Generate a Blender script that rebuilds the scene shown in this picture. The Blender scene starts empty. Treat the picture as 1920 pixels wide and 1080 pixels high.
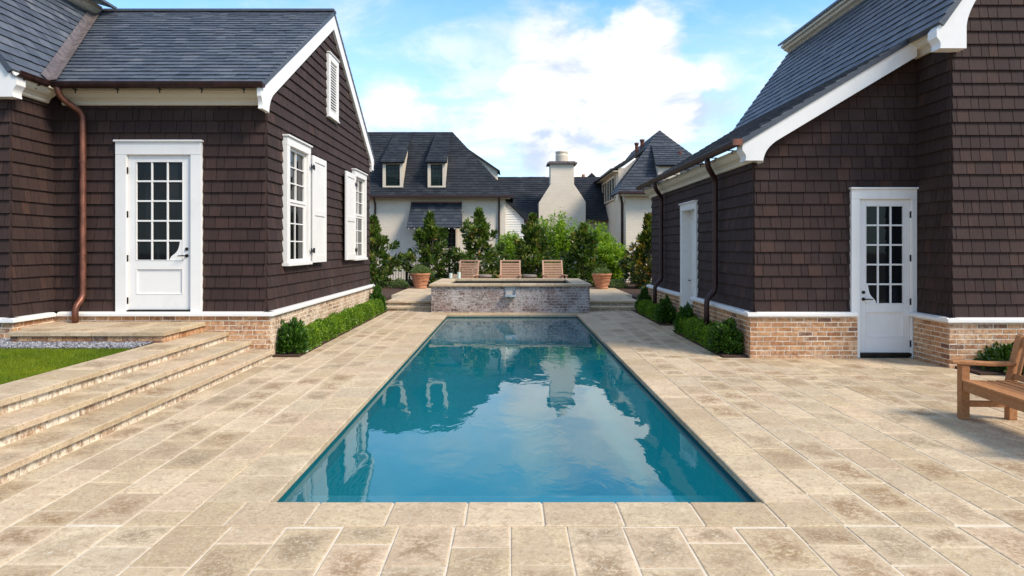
import bpy, bmesh, math, random
import numpy as np
from mathutils import Vector, Matrix
R = math.radians
random.seed(7)
rng = np.random.default_rng(11)
scene = bpy.context.scene
COL = scene.collection

# ------------------------------------------------------------------ camera
cam = bpy.data.cameras.new('camera')
cam_o = bpy.data.objects.new('camera', cam)
COL.objects.link(cam_o)
cam_o.location = (0, 0, 1.8)
cam_o.rotation_euler = (R(90), 0, 0)
cam.lens = 24.0
cam.sensor_width = 36.0
cam.shift_x = 0.0016
cam.shift_y = -0.0396
cam.clip_start = 0.05
cam.clip_end = 3000
scene.camera = cam_o

# ------------------------------------------------------------------ node helpers
def mk(nt, typ, ins=None, **props):
    n = nt.nodes.new(typ)
    for k, v in props.items():
        setattr(n, k, v)
    for k, v in (ins or {}).items():
        s = n.inputs[k]
        if isinstance(v, bpy.types.NodeSocket):
            nt.links.new(v, s)
        else:
            if isinstance(v, tuple) and len(v) == 3 and s.type == 'RGBA':
                v = v + (1,)
            s.default_value = v
    return n
def math_n(nt, op, a, b=None, clamp=False):
    n = mk(nt, 'ShaderNodeMath', operation=op, use_clamp=clamp)
    for i, v in enumerate((a, b)):
        if v is None: continue
        if isinstance(v, bpy.types.NodeSocket): nt.links.new(v, n.inputs[i])
        else: n.inputs[i].default_value = v
    return n.outputs[0]
def mixc(nt, f, a, b, mode='MIX'):
    n = mk(nt, 'ShaderNodeMix', data_type='RGBA', blend_type=mode)
    for i, v in ((0, f), (6, a), (7, b)):
        if isinstance(v, bpy.types.NodeSocket): nt.links.new(v, n.inputs[i])
        else:
            if isinstance(v, tuple) and len(v) == 3: v = v + (1,)
            n.inputs[i].default_value = v
    return n.outputs[2]
def ramp(nt, f, stops, interp='LINEAR'):
    n = nt.nodes.new('ShaderNodeValToRGB')
    n.color_ramp.interpolation = interp
    e = n.color_ramp.elements
    while len(e) < len(stops): e.new(0.5)
    for i, (p, c) in enumerate(stops):
        e[i].position = p
        e[i].color = (c, c, c, 1) if isinstance(c, (int, float)) else tuple(c) + (1,)
    nt.links.new(f, n.inputs[0])
    return n.outputs[0]
def smooth(nt, v, a, b):
    n = mk(nt, 'ShaderNodeMapRange', interpolation_type='SMOOTHSTEP')
    nt.links.new(v, n.inputs[0])
    n.inputs[1].default_value = a; n.inputs[2].default_value = b
    return n.outputs[0]
def noise(nt, vec, scale, detail=4, rough=.55, dist=0):
    n = mk(nt, 'ShaderNodeTexNoise', {'Scale': scale, 'Detail': detail, 'Roughness': rough, 'Distortion': dist})
    if vec is not None: nt.links.new(vec, n.inputs['Vector'])
    return n.outputs[0]
def scaled(nt, vec, s, loc=(0, 0, 0)):
    n = mk(nt, 'ShaderNodeMapping', {'Scale': s, 'Location': loc})
    nt.links.new(vec, n.inputs[0])
    return n.outputs[0]

# ------------------------------------------------------------------ sky and sun
SUN_DIR = Vector((0.71, -0.43, 0.80)).normalized()
SUN_EL = math.asin(SUN_DIR.z)
world = bpy.data.worlds.new('World')
scene.world = world
world.use_nodes = True
nt = world.node_tree
nt.nodes.clear()
tc = mk(nt, 'ShaderNodeTexCoord')
dirv = tc.outputs['Generated']
sky = mk(nt, 'ShaderNodeTexSky', sky_type='NISHITA', sun_disc=False, sun_elevation=SUN_EL,
         sun_rotation=math.atan2(SUN_DIR.x, SUN_DIR.y), altitude=0, air_density=1.0, dust_density=0.4, ozone_density=2.5)
sep = mk(nt, 'ShaderNodeSeparateXYZ', {0: dirv})
zc = math_n(nt, 'MAXIMUM', sep.outputs[2], 0.0)
den = math_n(nt, 'ADD', zc, 0.22)
cx_ = math_n(nt, 'DIVIDE', sep.outputs[0], den)
cy_ = math_n(nt, 'DIVIDE', sep.outputs[1], den)
cxy = mk(nt, 'ShaderNodeCombineXYZ', {0: cx_, 1: cy_, 2: 0.37}).outputs[0]
n1 = noise(nt, scaled(nt, cxy, (1.0, 1.0, 1), (3.1, 7.4, 0)), 1.35, 9, .55, .25)
n2 = noise(nt, scaled(nt, cxy, (1.0, 1.0, 1), (9.1, 2.4, 2)), 3.2, 8, .6, .3)
def blob(px, py, r0, r1, amp):
    d = Vector(((px - 957) / 1280, 1, (464 - py) / 1280)).normalized()
    wob = noise(nt, dirv, 5.0, 6, .6)
    dd = mk(nt, 'ShaderNodeVectorMath', {1: tuple(d)}, operation='DISTANCE')
    nt.links.new(dirv, dd.inputs[0])
    v = math_n(nt, 'ADD', dd.outputs['Value'], math_n(nt, 'MULTIPLY', math_n(nt, 'SUBTRACT', wob, .5), .30))
    return math_n(nt, 'MULTIPLY', smooth(nt, v, r1, r0), amp)
mask = math_n(nt, 'ADD', math_n(nt, 'MULTIPLY', n1, .62), math_n(nt, 'MULTIPLY', n2, .38))
for b in [(1080, 215, .03, .19, .44), (1290, 170, .02, .10, .28), (1190, 80, .02, .09, .30),
        (780, 205, .02, .12, .14), (700, -10, .02, .19, -.40), (1265, 75, .0, .06, -.12), (860, 90, .02, .13, -.30), (1300, 110, .0, .05, -.25), (640, 90, .0, .10, -.10),
        (985, 305, .0, .085, -.15), (1370, 200, .0, .06, -.16), (1225, 205, .0, .04, -.14), (1430, 50, .02, .12, -.16), (930, 20, .02, .10, .06)]:
    mask = math_n(nt, 'ADD', mask, blob(*b))
n4 = noise(nt, scaled(nt, cxy, (1.2, 1.0, 1), (2.1, 5.4, 1)), 2.2, 10, .60, .5)
mask = math_n(nt, 'ADD', mask, math_n(nt, 'MULTIPLY', math_n(nt, 'SUBTRACT', n4, .5), .55))
cover = math_n(nt, 'MAXIMUM', smooth(nt, mask, .38, .80), math_n(nt, 'MULTIPLY', smooth(nt, n4, .42, .72), .50))
skyc = mixc(nt, 1.0, sky.outputs[0], (.95, 1.55, 1.95), 'MULTIPLY')
veil = math_n(nt, 'ADD', math_n(nt, 'MULTIPLY', smooth(nt, sep.outputs[2], .42, .05), .42), math_n(nt, 'MULTIPLY', smooth(nt, n1, .35, .6), .15))
skyc = mixc(nt, veil, skyc, (6.0, 7.3, 8.2))
shade_n = smooth(nt, math_n(nt, 'ADD', math_n(nt, 'MULTIPLY', n2, .5), math_n(nt, 'MULTIPLY', n4, .5)), .36, .56)
for b in [(1000, 300, .0, .10, -.95), (880, 275, .0, .05, -.5), (1390, 235, .0, .09, -.8), (1130, 275, .0, .04, -.55), (960, 30, .0, .09, -.4)]:
    shade_n = math_n(nt, 'ADD', shade_n, blob(*b), clamp=True)
cloudc = mixc(nt, shade_n, (4.1, 4.8, 6.2), (8.0, 7.75, 7.35))
skymix = mixc(nt, cover, skyc, cloudc)
bg = mk(nt, 'ShaderNodeBackground', {'Color': skymix, 'Strength': 0.1})
wout = mk(nt, 'ShaderNodeOutputWorld', {'Surface': bg.outputs[0]})

sun = bpy.data.lights.new('sun', 'SUN')
sun.energy = 3.1
sun.angle = R(19)
sun.color = (1.0, 0.90, 0.76)
sun_o = bpy.data.objects.new('sun', sun)
COL.objects.link(sun_o)
sun_o.location = SUN_DIR * 60
sun_o.rotation_euler = SUN_DIR.to_track_quat('Z', 'Y').to_euler()

vs = scene.view_settings
vs.view_transform = 'Standard'
vs.look = 'None'
vs.exposure = 0.72
vs.gamma = 1.0
scene.cycles.max_bounces = 8
scene.cycles.transparent_max_bounces = 12
scene.cycles.caustics_reflective = False
scene.cycles.caustics_refractive = False

# ------------------------------------------------------------------ materials
def new_mat(name):
    m = bpy.data.materials.new(name)
    m.use_nodes = True
    nt = m.node_tree
    nt.nodes.clear()
    out = mk(nt, 'ShaderNodeOutputMaterial')
    b = mk(nt, 'ShaderNodeBsdfPrincipled')
    nt.links.new(b.outputs[0], out.inputs[0])
    tc = mk(nt, 'ShaderNodeTexCoord')
    at = mk(nt, 'ShaderNodeAttribute', attribute_name='rnd')
    return m, nt, b, tc.outputs['Object'], at.outputs['Fac'], out
def setp(nt, b, **kw):
    names = {'col': 'Base Color', 'rough': 'Roughness', 'metal': 'Metallic', 'spec': 'Specular IOR Level', 'normal': 'Normal',
             'coat': 'Coat Weight', 'alpha': 'Alpha', 'trans': 'Transmission Weight'}
    for k, v in kw.items():
        s = b.inputs[names[k]]
        if isinstance(v, bpy.types.NodeSocket): nt.links.new(v, s)
        else:
            if isinstance(v, tuple) and len(v) == 3: v = v + (1,)
            s.default_value = v
def bump(nt, h, strength, dist=.01):
    return mk(nt, 'ShaderNodeBump', {'Height': h, 'Strength': strength, 'Distance': dist}).outputs[0]

MAT = {}
def mat_shingle():
    m, nt, b, ob, rn, _ = new_mat('cedar_shingle')
    base = ramp(nt, rn, [(0, (.0375, .0205, .0165)), (.5, (.0470, .0255, .0205)), (.9, (.0550, .0295, .0230)), (1, (.074, .036, .0245))])
    off = mk(nt, 'ShaderNodeVectorMath', {0: ob, 1: mk(nt, 'ShaderNodeCombineXYZ', {0: math_n(nt, 'MULTIPLY', rn, 31.0), 1: math_n(nt, 'MULTIPLY', rn, 17.0)}).outputs[0]}, operation='ADD').outputs[0]
    st = noise(nt, scaled(nt, off, (45, 45, 2.2)), 1.0, 5, .65)
    bl = noise(nt, ob, 1.3, 5, .6)
    c = mixc(nt, smooth(nt, st, .30, .75), mixc(nt, .45, base, (.016, .010, .009)), base)
    c = mixc(nt, math_n(nt, 'MULTIPLY', smooth(nt, bl, .50, .75), .35), c, (.070, .048, .043))
    fl = noise(nt, off, 60, 2)
    c = mixc(nt, math_n(nt, 'MULTIPLY', smooth(nt, fl, .70, .80), .5), c, (.13, .085, .07))
    setp(nt, b, col=c, rough=.82, spec=.25, normal=bump(nt, st, .5, .006))
    return m
def mat_slate(dark=1.0, name='slate', spec=.45, ro=0.0):
    m, nt, b, ob, rn, _ = new_mat(name)
    d = dark
    base = ramp(nt, rn, [(0, (.048*d, .056*d, .071*d)), (.5, (.074*d, .083*d, .099*d)), (.85, (.094*d, .104*d, .120*d)), (1, (.123*d, .127*d, .138*d))])
    n = noise(nt, ob, 9, 6, .65)
    n3 = noise(nt, ob, .9, 4, .6)
    c = mixc(nt, smooth(nt, n, .3, .75), mixc(nt, .35, base, (.02, .024, .03)), base)
    c = mixc(nt, math_n(nt, 'MULTIPLY', smooth(nt, n3, .5, .8), .25), c, (.12, .12, .12))
    setp(nt, b, col=c, rough=ramp(nt, n, [(.3, .42 + ro), (.7, .62 + ro)]), spec=spec, normal=bump(nt, n, .5, .008))
    return m
def mat_paint(name, col, rough=.45, dirt=.06, bumpy=.05):
    m, nt, b, ob, rn, _ = new_mat(name)
    n = noise(nt, ob, 2.3, 6, .65)
    n2 = noise(nt, scaled(nt, ob, (14, 14, 1.3)), 1.0, 4, .6)
    c = mixc(nt, math_n(nt, 'MULTIPLY', smooth(nt, n, .45, .8), dirt * 2.5), col, tuple(x * .62 for x in col))
    c = mixc(nt, math_n(nt, 'MULTIPLY', smooth(nt, n2, .55, .85), dirt * 1.6), c, (col[0] * .6, col[1] * .57, col[2] * .5))
    setp(nt, b, col=c, rough=rough, spec=.4, normal=bump(nt, n2, bumpy, .004))
    return m
def mat_brick(name, stops, smear=(.62, .55, .46), smear_amt=.45, lo=.49):
    m, nt, b, ob, rn, _ = new_mat(name)
    base = ramp(nt, rn, stops)
    off = mk(nt, 'ShaderNodeVectorMath', {0: ob, 1: mk(nt, 'ShaderNodeCombineXYZ', {0: math_n(nt, 'MULTIPLY', rn, 41.0), 2: math_n(nt, 'MULTIPLY', rn, 13.0)}).outputs[0]}, operation='ADD').outputs[0]
    n = noise(nt, off, 16, 7, .68)
    n2 = noise(nt, ob, 2.2, 4, .6)
    n3 = noise(nt, off, 55, 4, .6)
    c = mixc(nt, smooth(nt, n, .34, .62), mixc(nt, .55, base, (.13, .065, .04)), base)
    c = mixc(nt, math_n(nt, 'MULTIPLY', smooth(nt, math_n(nt, 'ADD', math_n(nt, 'MULTIPLY', n, .6), math_n(nt, 'MULTIPLY', n2, .4)), lo, lo + .13), smear_amt), c, smear)
    c = mixc(nt, math_n(nt, 'MULTIPLY', smooth(nt, n3, .64, .74), .5), c, (.10, .06, .045))
    setp(nt, b, col=c, rough=.9, spec=.2, normal=bump(nt, math_n(nt, 'ADD', n, math_n(nt, 'MULTIPLY', n3, .4)), .7, .008))
    return m
def mat_rough(name, c1, c2, scale=12, rough=.9, bmp=.4):
    m, nt, b, ob, rn, _ = new_mat(name)
    n = noise(nt, ob, scale, 7, .65)
    c = mixc(nt, smooth(nt, n, .3, .7), c1, c2)
    setp(nt, b, col=c, rough=rough, spec=.25, normal=bump(nt, n, bmp, .01))
    return m
def mat_stone(name, stain=1.0, warm=1.0):
    """pale limestone paving: tint per slab, brown weathering in the middle of slabs, pale crust"""
    m, nt, b, ob, rn, _ = new_mat(name)
    uv = mk(nt, 'ShaderNodeUVMap').outputs[0]
    su = mk(nt, 'ShaderNodeSeparateXYZ', {0: uv})
    def edge(s):
        return math_n(nt, 'MINIMUM', s, math_n(nt, 'SUBTRACT', 1.0, s))
    e = math_n(nt, 'MINIMUM', edge(su.outputs[0]), edge(su.outputs[1]))
    r2 = mk(nt, 'ShaderNodeTexWhiteNoise', {'W': math_n(nt, 'MULTIPLY', rn, 913.7)}, noise_dimensions='1D').outputs[0]
    r3 = mk(nt, 'ShaderNodeTexWhiteNoise', {'W': math_n(nt, 'MULTIPLY', rn, 331.3)}, noise_dimensions='1D').outputs[0]
    off = mk(nt, 'ShaderNodeVectorMath', {0: ob, 1: mk(nt, 'ShaderNodeCombineXYZ', {0: math_n(nt, 'MULTIPLY', rn, 91.0), 1: math_n(nt, 'MULTIPLY', r2, 57.0)}).outputs[0]}, operation='ADD').outputs[0]
    base = ramp(nt, rn, [(0, (.47, .345, .195)), (.2, (.63, .480, .285)), (.4, (.57, .450, .295)), (.6, (.69, .535, .335)), (.8, (.66, .485, .310)), (1, (.51, .385, .235))])
    big = noise(nt, off, 3.2, 6, .62)
    c = mixc(nt, smooth(nt, big, .35, .68), mixc(nt, .45, base, (.33, .225, .14)), base)
    st = noise(nt, off, 6.5, 10, .72, .7)
    fine = noise(nt, off, 26, 10, .78, .5)
    em = smooth(nt, math_n(nt, 'ADD', e, math_n(nt, 'MULTIPLY', math_n(nt, 'SUBTRACT', st, .5), .75)), .0, .36)
    amt = math_n(nt, 'MULTIPLY', smooth(nt, r2, .15, .75), stain)
    sm = math_n(nt, 'MULTIPLY', math_n(nt, 'MULTIPLY', smooth(nt, math_n(nt, 'ADD', math_n(nt, 'MULTIPLY', st, .40), math_n(nt, 'MULTIPLY', fine, .60)), .455, .505), em), amt)
    c = mixc(nt, math_n(nt, 'MULTIPLY', sm, .90), c, mixc(nt, r3, (.265, .150, .062), (.25, .170, .09)))
    world = noise(nt, ob, .55, 7, .7, .5)
    c = mixc(nt, math_n(nt, 'MULTIPLY', smooth(nt, world, .47, .66), .26), c, mixc(nt, 1.0, c, (.66, .60, .52), 'MULTIPLY'))
    mot = noise(nt, ob, 15, 8, .75, .5)
    c = mixc(nt, math_n(nt, 'MULTIPLY', smooth(nt, mot, .525, .575), .50), c, (.31, .215, .125))
    mot2 = noise(nt, off, 42, 8, .8, .6)
    c = mixc(nt, math_n(nt, 'MULTIPLY', math_n(nt, 'MULTIPLY', smooth(nt, mot2, .51, .57), smooth(nt, big, .40, .60)), .42), c, (.29, .20, .12))
    c = mixc(nt, math_n(nt, 'MULTIPLY', smooth(nt, mot2, .50, .43), .28), c, (.70, .60, .45))
    cr = math_n(nt, 'MULTIPLY', math_n(nt, 'MULTIPLY', smooth(nt, fine, .53, .63), em), smooth(nt, r3, .1, .7))
    c = mixc(nt, math_n(nt, 'MULTIPLY', cr, .75 * stain), c, (.66, .57, .43))
    pits = smooth(nt, noise(nt, off, 75, 4, .6), .66, .74)
    c = mixc(nt, math_n(nt, 'MULTIPLY', pits, .5), c, (.22, .145, .085))
    c = mixc(nt, smooth(nt, noise(nt, off, 130, 3, .7), .30, .70), mixc(nt, 1.0, c, (.86, .85, .83), 'MULTIPLY'), c)
    h = math_n(nt, 'ADD', math_n(nt, 'MULTIPLY', fine, .5), math_n(nt, 'SUBTRACT', st, math_n(nt, 'MULTIPLY', pits, .5)))
    setp(nt, b, col=c, rough=ramp(nt, fine, [(.3, .62), (.7, .85)]), spec=.3, normal=bump(nt, h, .35, .006))
    return m
def mat_metal(name, col, rough=.4, metal=.7):
    m, nt, b, ob, rn, _ = new_mat(name)
    n = noise(nt, scaled(nt, ob, (9, 9, 3)), 1.0, 6, .65)
    c = mixc(nt, smooth(nt, n, .35, .7), tuple(x * .6 for x in col), tuple(min(1, x * 1.25) for x in col))
    setp(nt, b, col=c, rough=ramp(nt, n, [(.3, rough), (.7, rough + .15)]), metal=metal, normal=bump(nt, n, .08, .004))
    return m
def mat_glass_dark(name, col=(.006, .007, .008)):
    m, nt, b, ob, rn, _ = new_mat(name)
    n = noise(nt, ob, 1.1, 3, .5)
    n2 = noise(nt, scaled(nt, ob, (6, 6, .6)), 1.0, 3, .6)
    c = mixc(nt, smooth(nt, n2, .5, .7), col, tuple(x * 2.5 for x in col))
    setp(nt, b, col=c, rough=.03, spec=.18, normal=bump(nt, n, .05, .02))
    return m
def mat_wood(name, c1, c2, axis_scale=(40, 2.2, 40)):
    m, nt, b, ob, rn, _ = new_mat(name)
    off = mk(nt, 'ShaderNodeVectorMath', {0: ob, 1: mk(nt, 'ShaderNodeCombineXYZ', {0: math_n(nt, 'MULTIPLY', rn, 9.0), 1: math_n(nt, 'MULTIPLY', rn, 5.0)}).outputs[0]}, operation='ADD').outputs[0]
    n = noise(nt, scaled(nt, off, axis_scale), 1.0, 6, .65, .4)
    n2 = noise(nt, off, 5, 5, .6)
    c = mixc(nt, smooth(nt, n, .3, .7), c1, c2)
    c = mixc(nt, math_n(nt, 'MULTIPLY', smooth(nt, n2, .5, .75), .4), c, tuple(x * .5 for x in c1))
    c = mixc(nt, math_n(nt, 'MULTIPLY', rn, .3), c, tuple(x * .55 for x in c1))
    setp(nt, b, col=c, rough=.6, spec=.3, normal=bump(nt, n, .25, .004))
    return m
def mat_leaf(name, stops, rough=.4, transl=.25, spec=.4):
    m, nt, b, ob, rn, out = new_mat(name)
    c = ramp(nt, rn, stops)
    n = noise(nt, ob, 2.2, 3, .6)
    c = mixc(nt, smooth(nt, n, .42, .72), c, mixc(nt, 1.0, c, (1.25, 1.18, .9), 'MULTIPLY'))
    setp(nt, b, col=c, rough=rough, spec=spec)
    tr = mk(nt, 'ShaderNodeBsdfTranslucent', {'Color': mixc(nt, 1.0, c, (1.3, 1.5, .6), 'MULTIPLY')})
    mx = mk(nt, 'ShaderNodeMixShader', {0: transl, 1: b.outputs[0], 2: tr.outputs[0]})
    nt.links.new(mx.outputs[0], out.inputs[0])
    return m
def mat_water():
    m, nt, b, ob, rn, out = new_mat('pool_water')
    nt.nodes.remove(b)
    w1 = noise(nt, scaled(nt, ob, (1.3, .75, 1)), 1.0, 2, .5, .4)
    w2 = noise(nt, scaled(nt, ob, (4.2, 2.6, 1)), 1.0, 3, .5, .6)
    patch = smooth(nt, noise(nt, scaled(nt, ob, (.35, .25, 1)), 1.0, 2, .5), .40, .66)
    h = math_n(nt, 'ADD', w1, math_n(nt, 'MULTIPLY', math_n(nt, 'MULTIPLY', w2, .44), math_n(nt, 'ADD', .25, patch)))
    nrm = bump(nt, h, .36, .018)
    gl = mk(nt, 'ShaderNodeBsdfGlossy', {'Color': (1, 1, 1), 'Roughness': .0, 'Normal': nrm})
    tr = mk(nt, 'ShaderNodeBsdfTransparent', {'Color': (.70, .96, .99)})
    fr = mk(nt, 'ShaderNodeFresnel', {'IOR': 1.36, 'Normal': nrm})
    body = mk(nt, 'ShaderNodeBsdfDiffuse', {'Color': (.003, .185, .232, 1)})
    sc_ = mk(nt, 'ShaderNodeMixShader', {0: .47, 1: tr.outputs[0], 2: body.outputs[0]})
    mx = mk(nt, 'ShaderNodeMixShader', {0: fr.outputs[0], 1: sc_.outputs[0], 2: gl.outputs[0]})
    nt.links.new(mx.outputs[0], out.inputs[0])
    return m
def mat_clear_glass():
    m, nt, b, ob, rn, out = new_mat('clear_glass')
    nt.nodes.remove(b)
    gl = mk(nt, 'ShaderNodeBsdfGlossy', {'Roughness': .02})
    tr = mk(nt, 'ShaderNodeBsdfTransparent', {'Color': (.93, .96, .95)})
    fr = mk(nt, 'ShaderNodeMath', {0: mk(nt, 'ShaderNodeLayerWeight', {'Blend': .5}).outputs['Facing'], 1: 5.0}, operation='POWER')
    mx = mk(nt, 'ShaderNodeMixShader', {0: fr.outputs[0], 1: tr.outputs[0], 2: gl.outputs[0]})
    nt.links.new(mx.outputs[0], out.inputs[0])
    return m
def mat_plaster():
    m, nt, b, ob, rn, _ = new_mat('pool_plaster')
    n = noise(nt, ob, 1.1, 6, .6)
    n2 = noise(nt, ob, 40, 3, .6)
    c = mixc(nt, smooth(nt, n, .3, .7), (.0, .285, .345), (.006, .33, .39))
    c = mixc(nt, math_n(nt, 'MULTIPLY', smooth(nt, n2, .6, .8), .2), c, (.04, .33, .38))
    setp(nt, b, col=c, rough=.9)
    return m
def mat_cream_brick(name, col, sx=.24, sz=.075, bm=.5):
    m, nt, b, ob, rn, _ = new_mat(name)
    s = mk(nt, 'ShaderNodeSeparateXYZ', {0: ob})
    v = mk(nt, 'ShaderNodeCombineXYZ', {0: math_n(nt, 'ADD', s.outputs[0], s.outputs[1]), 1: s.outputs[2]}).outputs[0]
    br = mk(nt, 'ShaderNodeTexBrick', {'Vector': v, 'Scale': 1.0, 'Mortar Size': .008, 'Mortar Smooth': .4, 'Brick Width': sx, 'Row Height': sz,
            'Color1': col, 'Color2': tuple(x * .93 for x in col), 'Mortar': tuple(x * .84 for x in col)})
    n = noise(nt, ob, .8, 6, .6)
    c = mixc(nt, math_n(nt, 'MULTIPLY', smooth(nt, n, .45, .75), .22), br.outputs[0], tuple(x * .7 for x in col))
    h = math_n(nt, 'SUBTRACT', 1.0, br.outputs['Fac'])
    setp(nt, b, col=c, rough=.75, spec=.25, normal=bump(nt, h, bm, .01))
    return m

MAT['shingle'] = mat_shingle()
MAT['slate'] = mat_slate(1.08)
MAT['slate_far'] = mat_slate(.27, 'slate_dark', .2, .2)
MAT['slate_mid'] = mat_slate(.55, 'slate_grey', .3)
MAT['white'] = mat_paint('white_paint', (.75, .71, .655), .45, .10)
MAT['cream_trim'] = mat_paint('cream_paint', (.64, .53, .395), .5, .1)
MAT['offwhite'] = mat_paint('eave_paint', (.60, .53, .415), .5, .1)
MAT['cream'] = mat_cream_brick('cream_brick', (.80, .675, .515))
MAT['siding'] = mat_cream_brick('lap_siding', (.78, .76, .71), 30.0, .14, 1.0)
MAT['brick'] = mat_brick('tan_brick', [(0, (.36, .155, .065)), (.3, (.52, .255, .115)), (.6, (.60, .335, .165)), (.85, (.54, .275, .13)), (.95, (.26, .125, .07)), (1, (.18, .09, .06))], (.66, .53, .38), .40)
MAT['riser_brick'] = mat_brick('lime_washed_brick', [(0, (.46, .29, .17)), (.3, (.60, .45, .30)), (.7, (.70, .57, .41)), (1, (.56, .39, .25))], (.78, .68, .53), .85, .46)
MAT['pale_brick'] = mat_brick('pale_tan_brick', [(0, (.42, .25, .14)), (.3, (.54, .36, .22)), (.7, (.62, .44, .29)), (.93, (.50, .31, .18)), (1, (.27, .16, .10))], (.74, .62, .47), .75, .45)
MAT['spa_brick'] = mat_brick('grey_washed_brick', [(0, (.17, .12, .105)), (.35, (.30, .235, .21)), (.7, (.40, .34, .315)), (.9, (.27, .17, .14)), (1, (.10, .075, .07))], (.56, .52, .495), .78, .452)
MAT['mortar'] = mat_rough('lime_mortar', (.70, .58, .43), (.80, .68, .52), 18, .95, .2)
MAT['mortar_grey'] = mat_rough('grey_mortar', (.56, .50, .455), (.66, .60, .555), 18, .95, .2)
MAT['stone'] = mat_stone('limestone_paving', 1.0)
MAT['stone_clean'] = mat_stone('limestone_coping', .30)
MAT['grout'] = mat_rough('pale_grout', (.54, .46, .34), (.66, .57, .44), 9, .95, .3)
MAT['copper'] = mat_metal('weathered_copper', (.20, .075, .045), .38, .55)
MAT['copper_dark'] = mat_metal('dark_copper', (.050, .020, .016), .42, .3)
MAT['bronze'] = mat_metal('oiled_bronze', (.03, .022, .018), .35, .7)
MAT['steel'] = mat_metal('brushed_steel', (.55, .55, .55), .3, .9)
MAT['iron'] = mat_metal('black_iron', (.012, .013, .014), .5, .3)
MAT['glass'] = mat_glass_dark('window_glass')
MAT['glass_green'] = mat_glass_dark('leaded_glass', (.010, .020, .017))
MAT['clear'] = mat_clear_glass()
MAT['wax'] = mat_paint('candle_wax', (.82, .80, .74), .5, .02)
MAT['teak'] = mat_wood('oiled_teak', (.34, .142, .052), (.48, .222, .088), (34, 34, 34))
MAT['teak_pale'] = mat_wood('pale_teak', (.50, .29, .18), (.62, .39, .26), (3, 40, 40))
MAT['wood_dark'] = mat_wood('brown_wicker', (.16, .12, .10), (.30, .24, .20), (60, 60, 60))
MAT['terracotta'] = mat_rough('terracotta', (.36, .145, .07), (.50, .235, .13), 6, .85, .25)
MAT['mulch'] = mat_rough('bark_mulch', (.030, .017, .010), (.10, .055, .035), 60, 1.0, 1.0)
MAT['soil'] = mat_rough('dark_soil', (.05, .04, .025), (.10, .08, .05), 8)
MAT['earth'] = mat_rough('earth', (.10, .085, .055), (.16, .13, .085), 2)
MAT['gravel'] = mat_brick('grey_gravel', [(0, (.10, .105, .12)), (.5, (.24, .25, .27)), (.85, (.38, .38, .39)), (1, (.52, .50, .48))], (.3, .3, .32), .2)
MAT['water'] = mat_water()
MAT['plaster'] = mat_plaster()
MAT['ledge'] = mat_rough('pale_pool_tile', (.16, .42, .48), (.22, .47, .53), 6, .8, .1)
MAT['pool_tile'] = mat_rough('waterline_tile', (.07, .12, .125), (.13, .18, .18), 9, .5, .1)
MAT['spa_tile'] = mat_rough('dark_spa_lining', (.035, .030, .026), (.07, .058, .048), 14, .6, .1)
MAT['bark'] = mat_rough('grey_bark', (.10, .075, .055), (.20, .16, .12), 22)
MAT['magnolia'] = mat_leaf('magnolia_leaf', [(0, (0.0200, 0.0423, 0.0090)), (.40, (0.0580, 0.1058, 0.0180)), (.66, (0.1350, 0.1932, 0.0360)), (.86, (0.2700, 0.2944, 0.0850)), (.95, (0.3800, 0.3312, 0.1400)), (1, (0.3400, 0.1840, 0.0700))], .24, .28, .6)
MAT['magnolia_gold'] = mat_leaf('golden_magnolia_leaf', [(0, (0.0270, 0.0558, 0.0108)), (.40, (0.0675, 0.1085, 0.0180)), (.66, (0.1500, 0.1783, 0.0264)), (.80, (0.3300, 0.2635, 0.0480)), (.92, (0.5100, 0.2635, 0.0480)), (1, (0.6000, 0.2015, 0.0360))], .28, .15, .6)
MAT['boxleaf'] = mat_leaf('box_leaf', [(0, (0.0368, 0.0792, 0.0060)), (.5, (0.1012, 0.1898, 0.0100)), (.85, (0.1932, 0.3053, 0.0180)), (1, (0.2944, 0.3960, 0.0350))], .42, .3, .4)
MAT['bushleaf'] = mat_leaf('dark_box_leaf', [(0, (0.0182, 0.0502, 0.0066)), (.5, (0.0456, 0.1141, 0.0121)), (.85, (0.0958, 0.2007, 0.0198)), (1, (0.2281, 0.3650, 0.0440))], .36, .2, .45)
MAT['shadeleaf'] = mat_leaf('shade_leaf', [(0, (0.0091, 0.0251, 0.0033)), (.5, (0.0228, 0.0570, 0.0060)), (.85, (0.0479, 0.1003, 0.0099)), (1, (0.1140, 0.1825, 0.0220))], .36, .2, .45)  # bush leaf colours halved: shade painted into the bench shrub's leaves
MAT['bright'] = mat_leaf('bright_shrub_leaf', [(0, (0.0728, 0.1488, 0.0106)), (.5, (0.1822, 0.2975, 0.0185)), (.85, (0.3157, 0.4265, 0.0330)), (1, (0.4858, 0.4959, 0.0660))], .5, .4, .3)
MAT['lime'] = mat_leaf('lime_shrub_leaf', [(0, (0.1000, 0.1875, 0.0120)), (.5, (0.1875, 0.3000, 0.0200)), (1, (0.3000, 0.3750, 0.0400))], .5, .4, .3)
MAT['sage'] = mat_leaf('sage_leaf', [(0, (0.0650, 0.0975, 0.0330)), (.5, (0.1300, 0.1820, 0.0660)), (1, (0.2470, 0.2990, 0.1210))], .6, .25, .25)
MAT['grass'] = mat_leaf('grass_blade', [(0, (0.0705, 0.1169, 0.0040)), (.5, (0.1528, 0.2132, 0.0081)), (.9, (0.2819, 0.3025, 0.0162)), (1, (0.5168, 0.3162, 0.0486))], .5, .4, .3)

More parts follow.
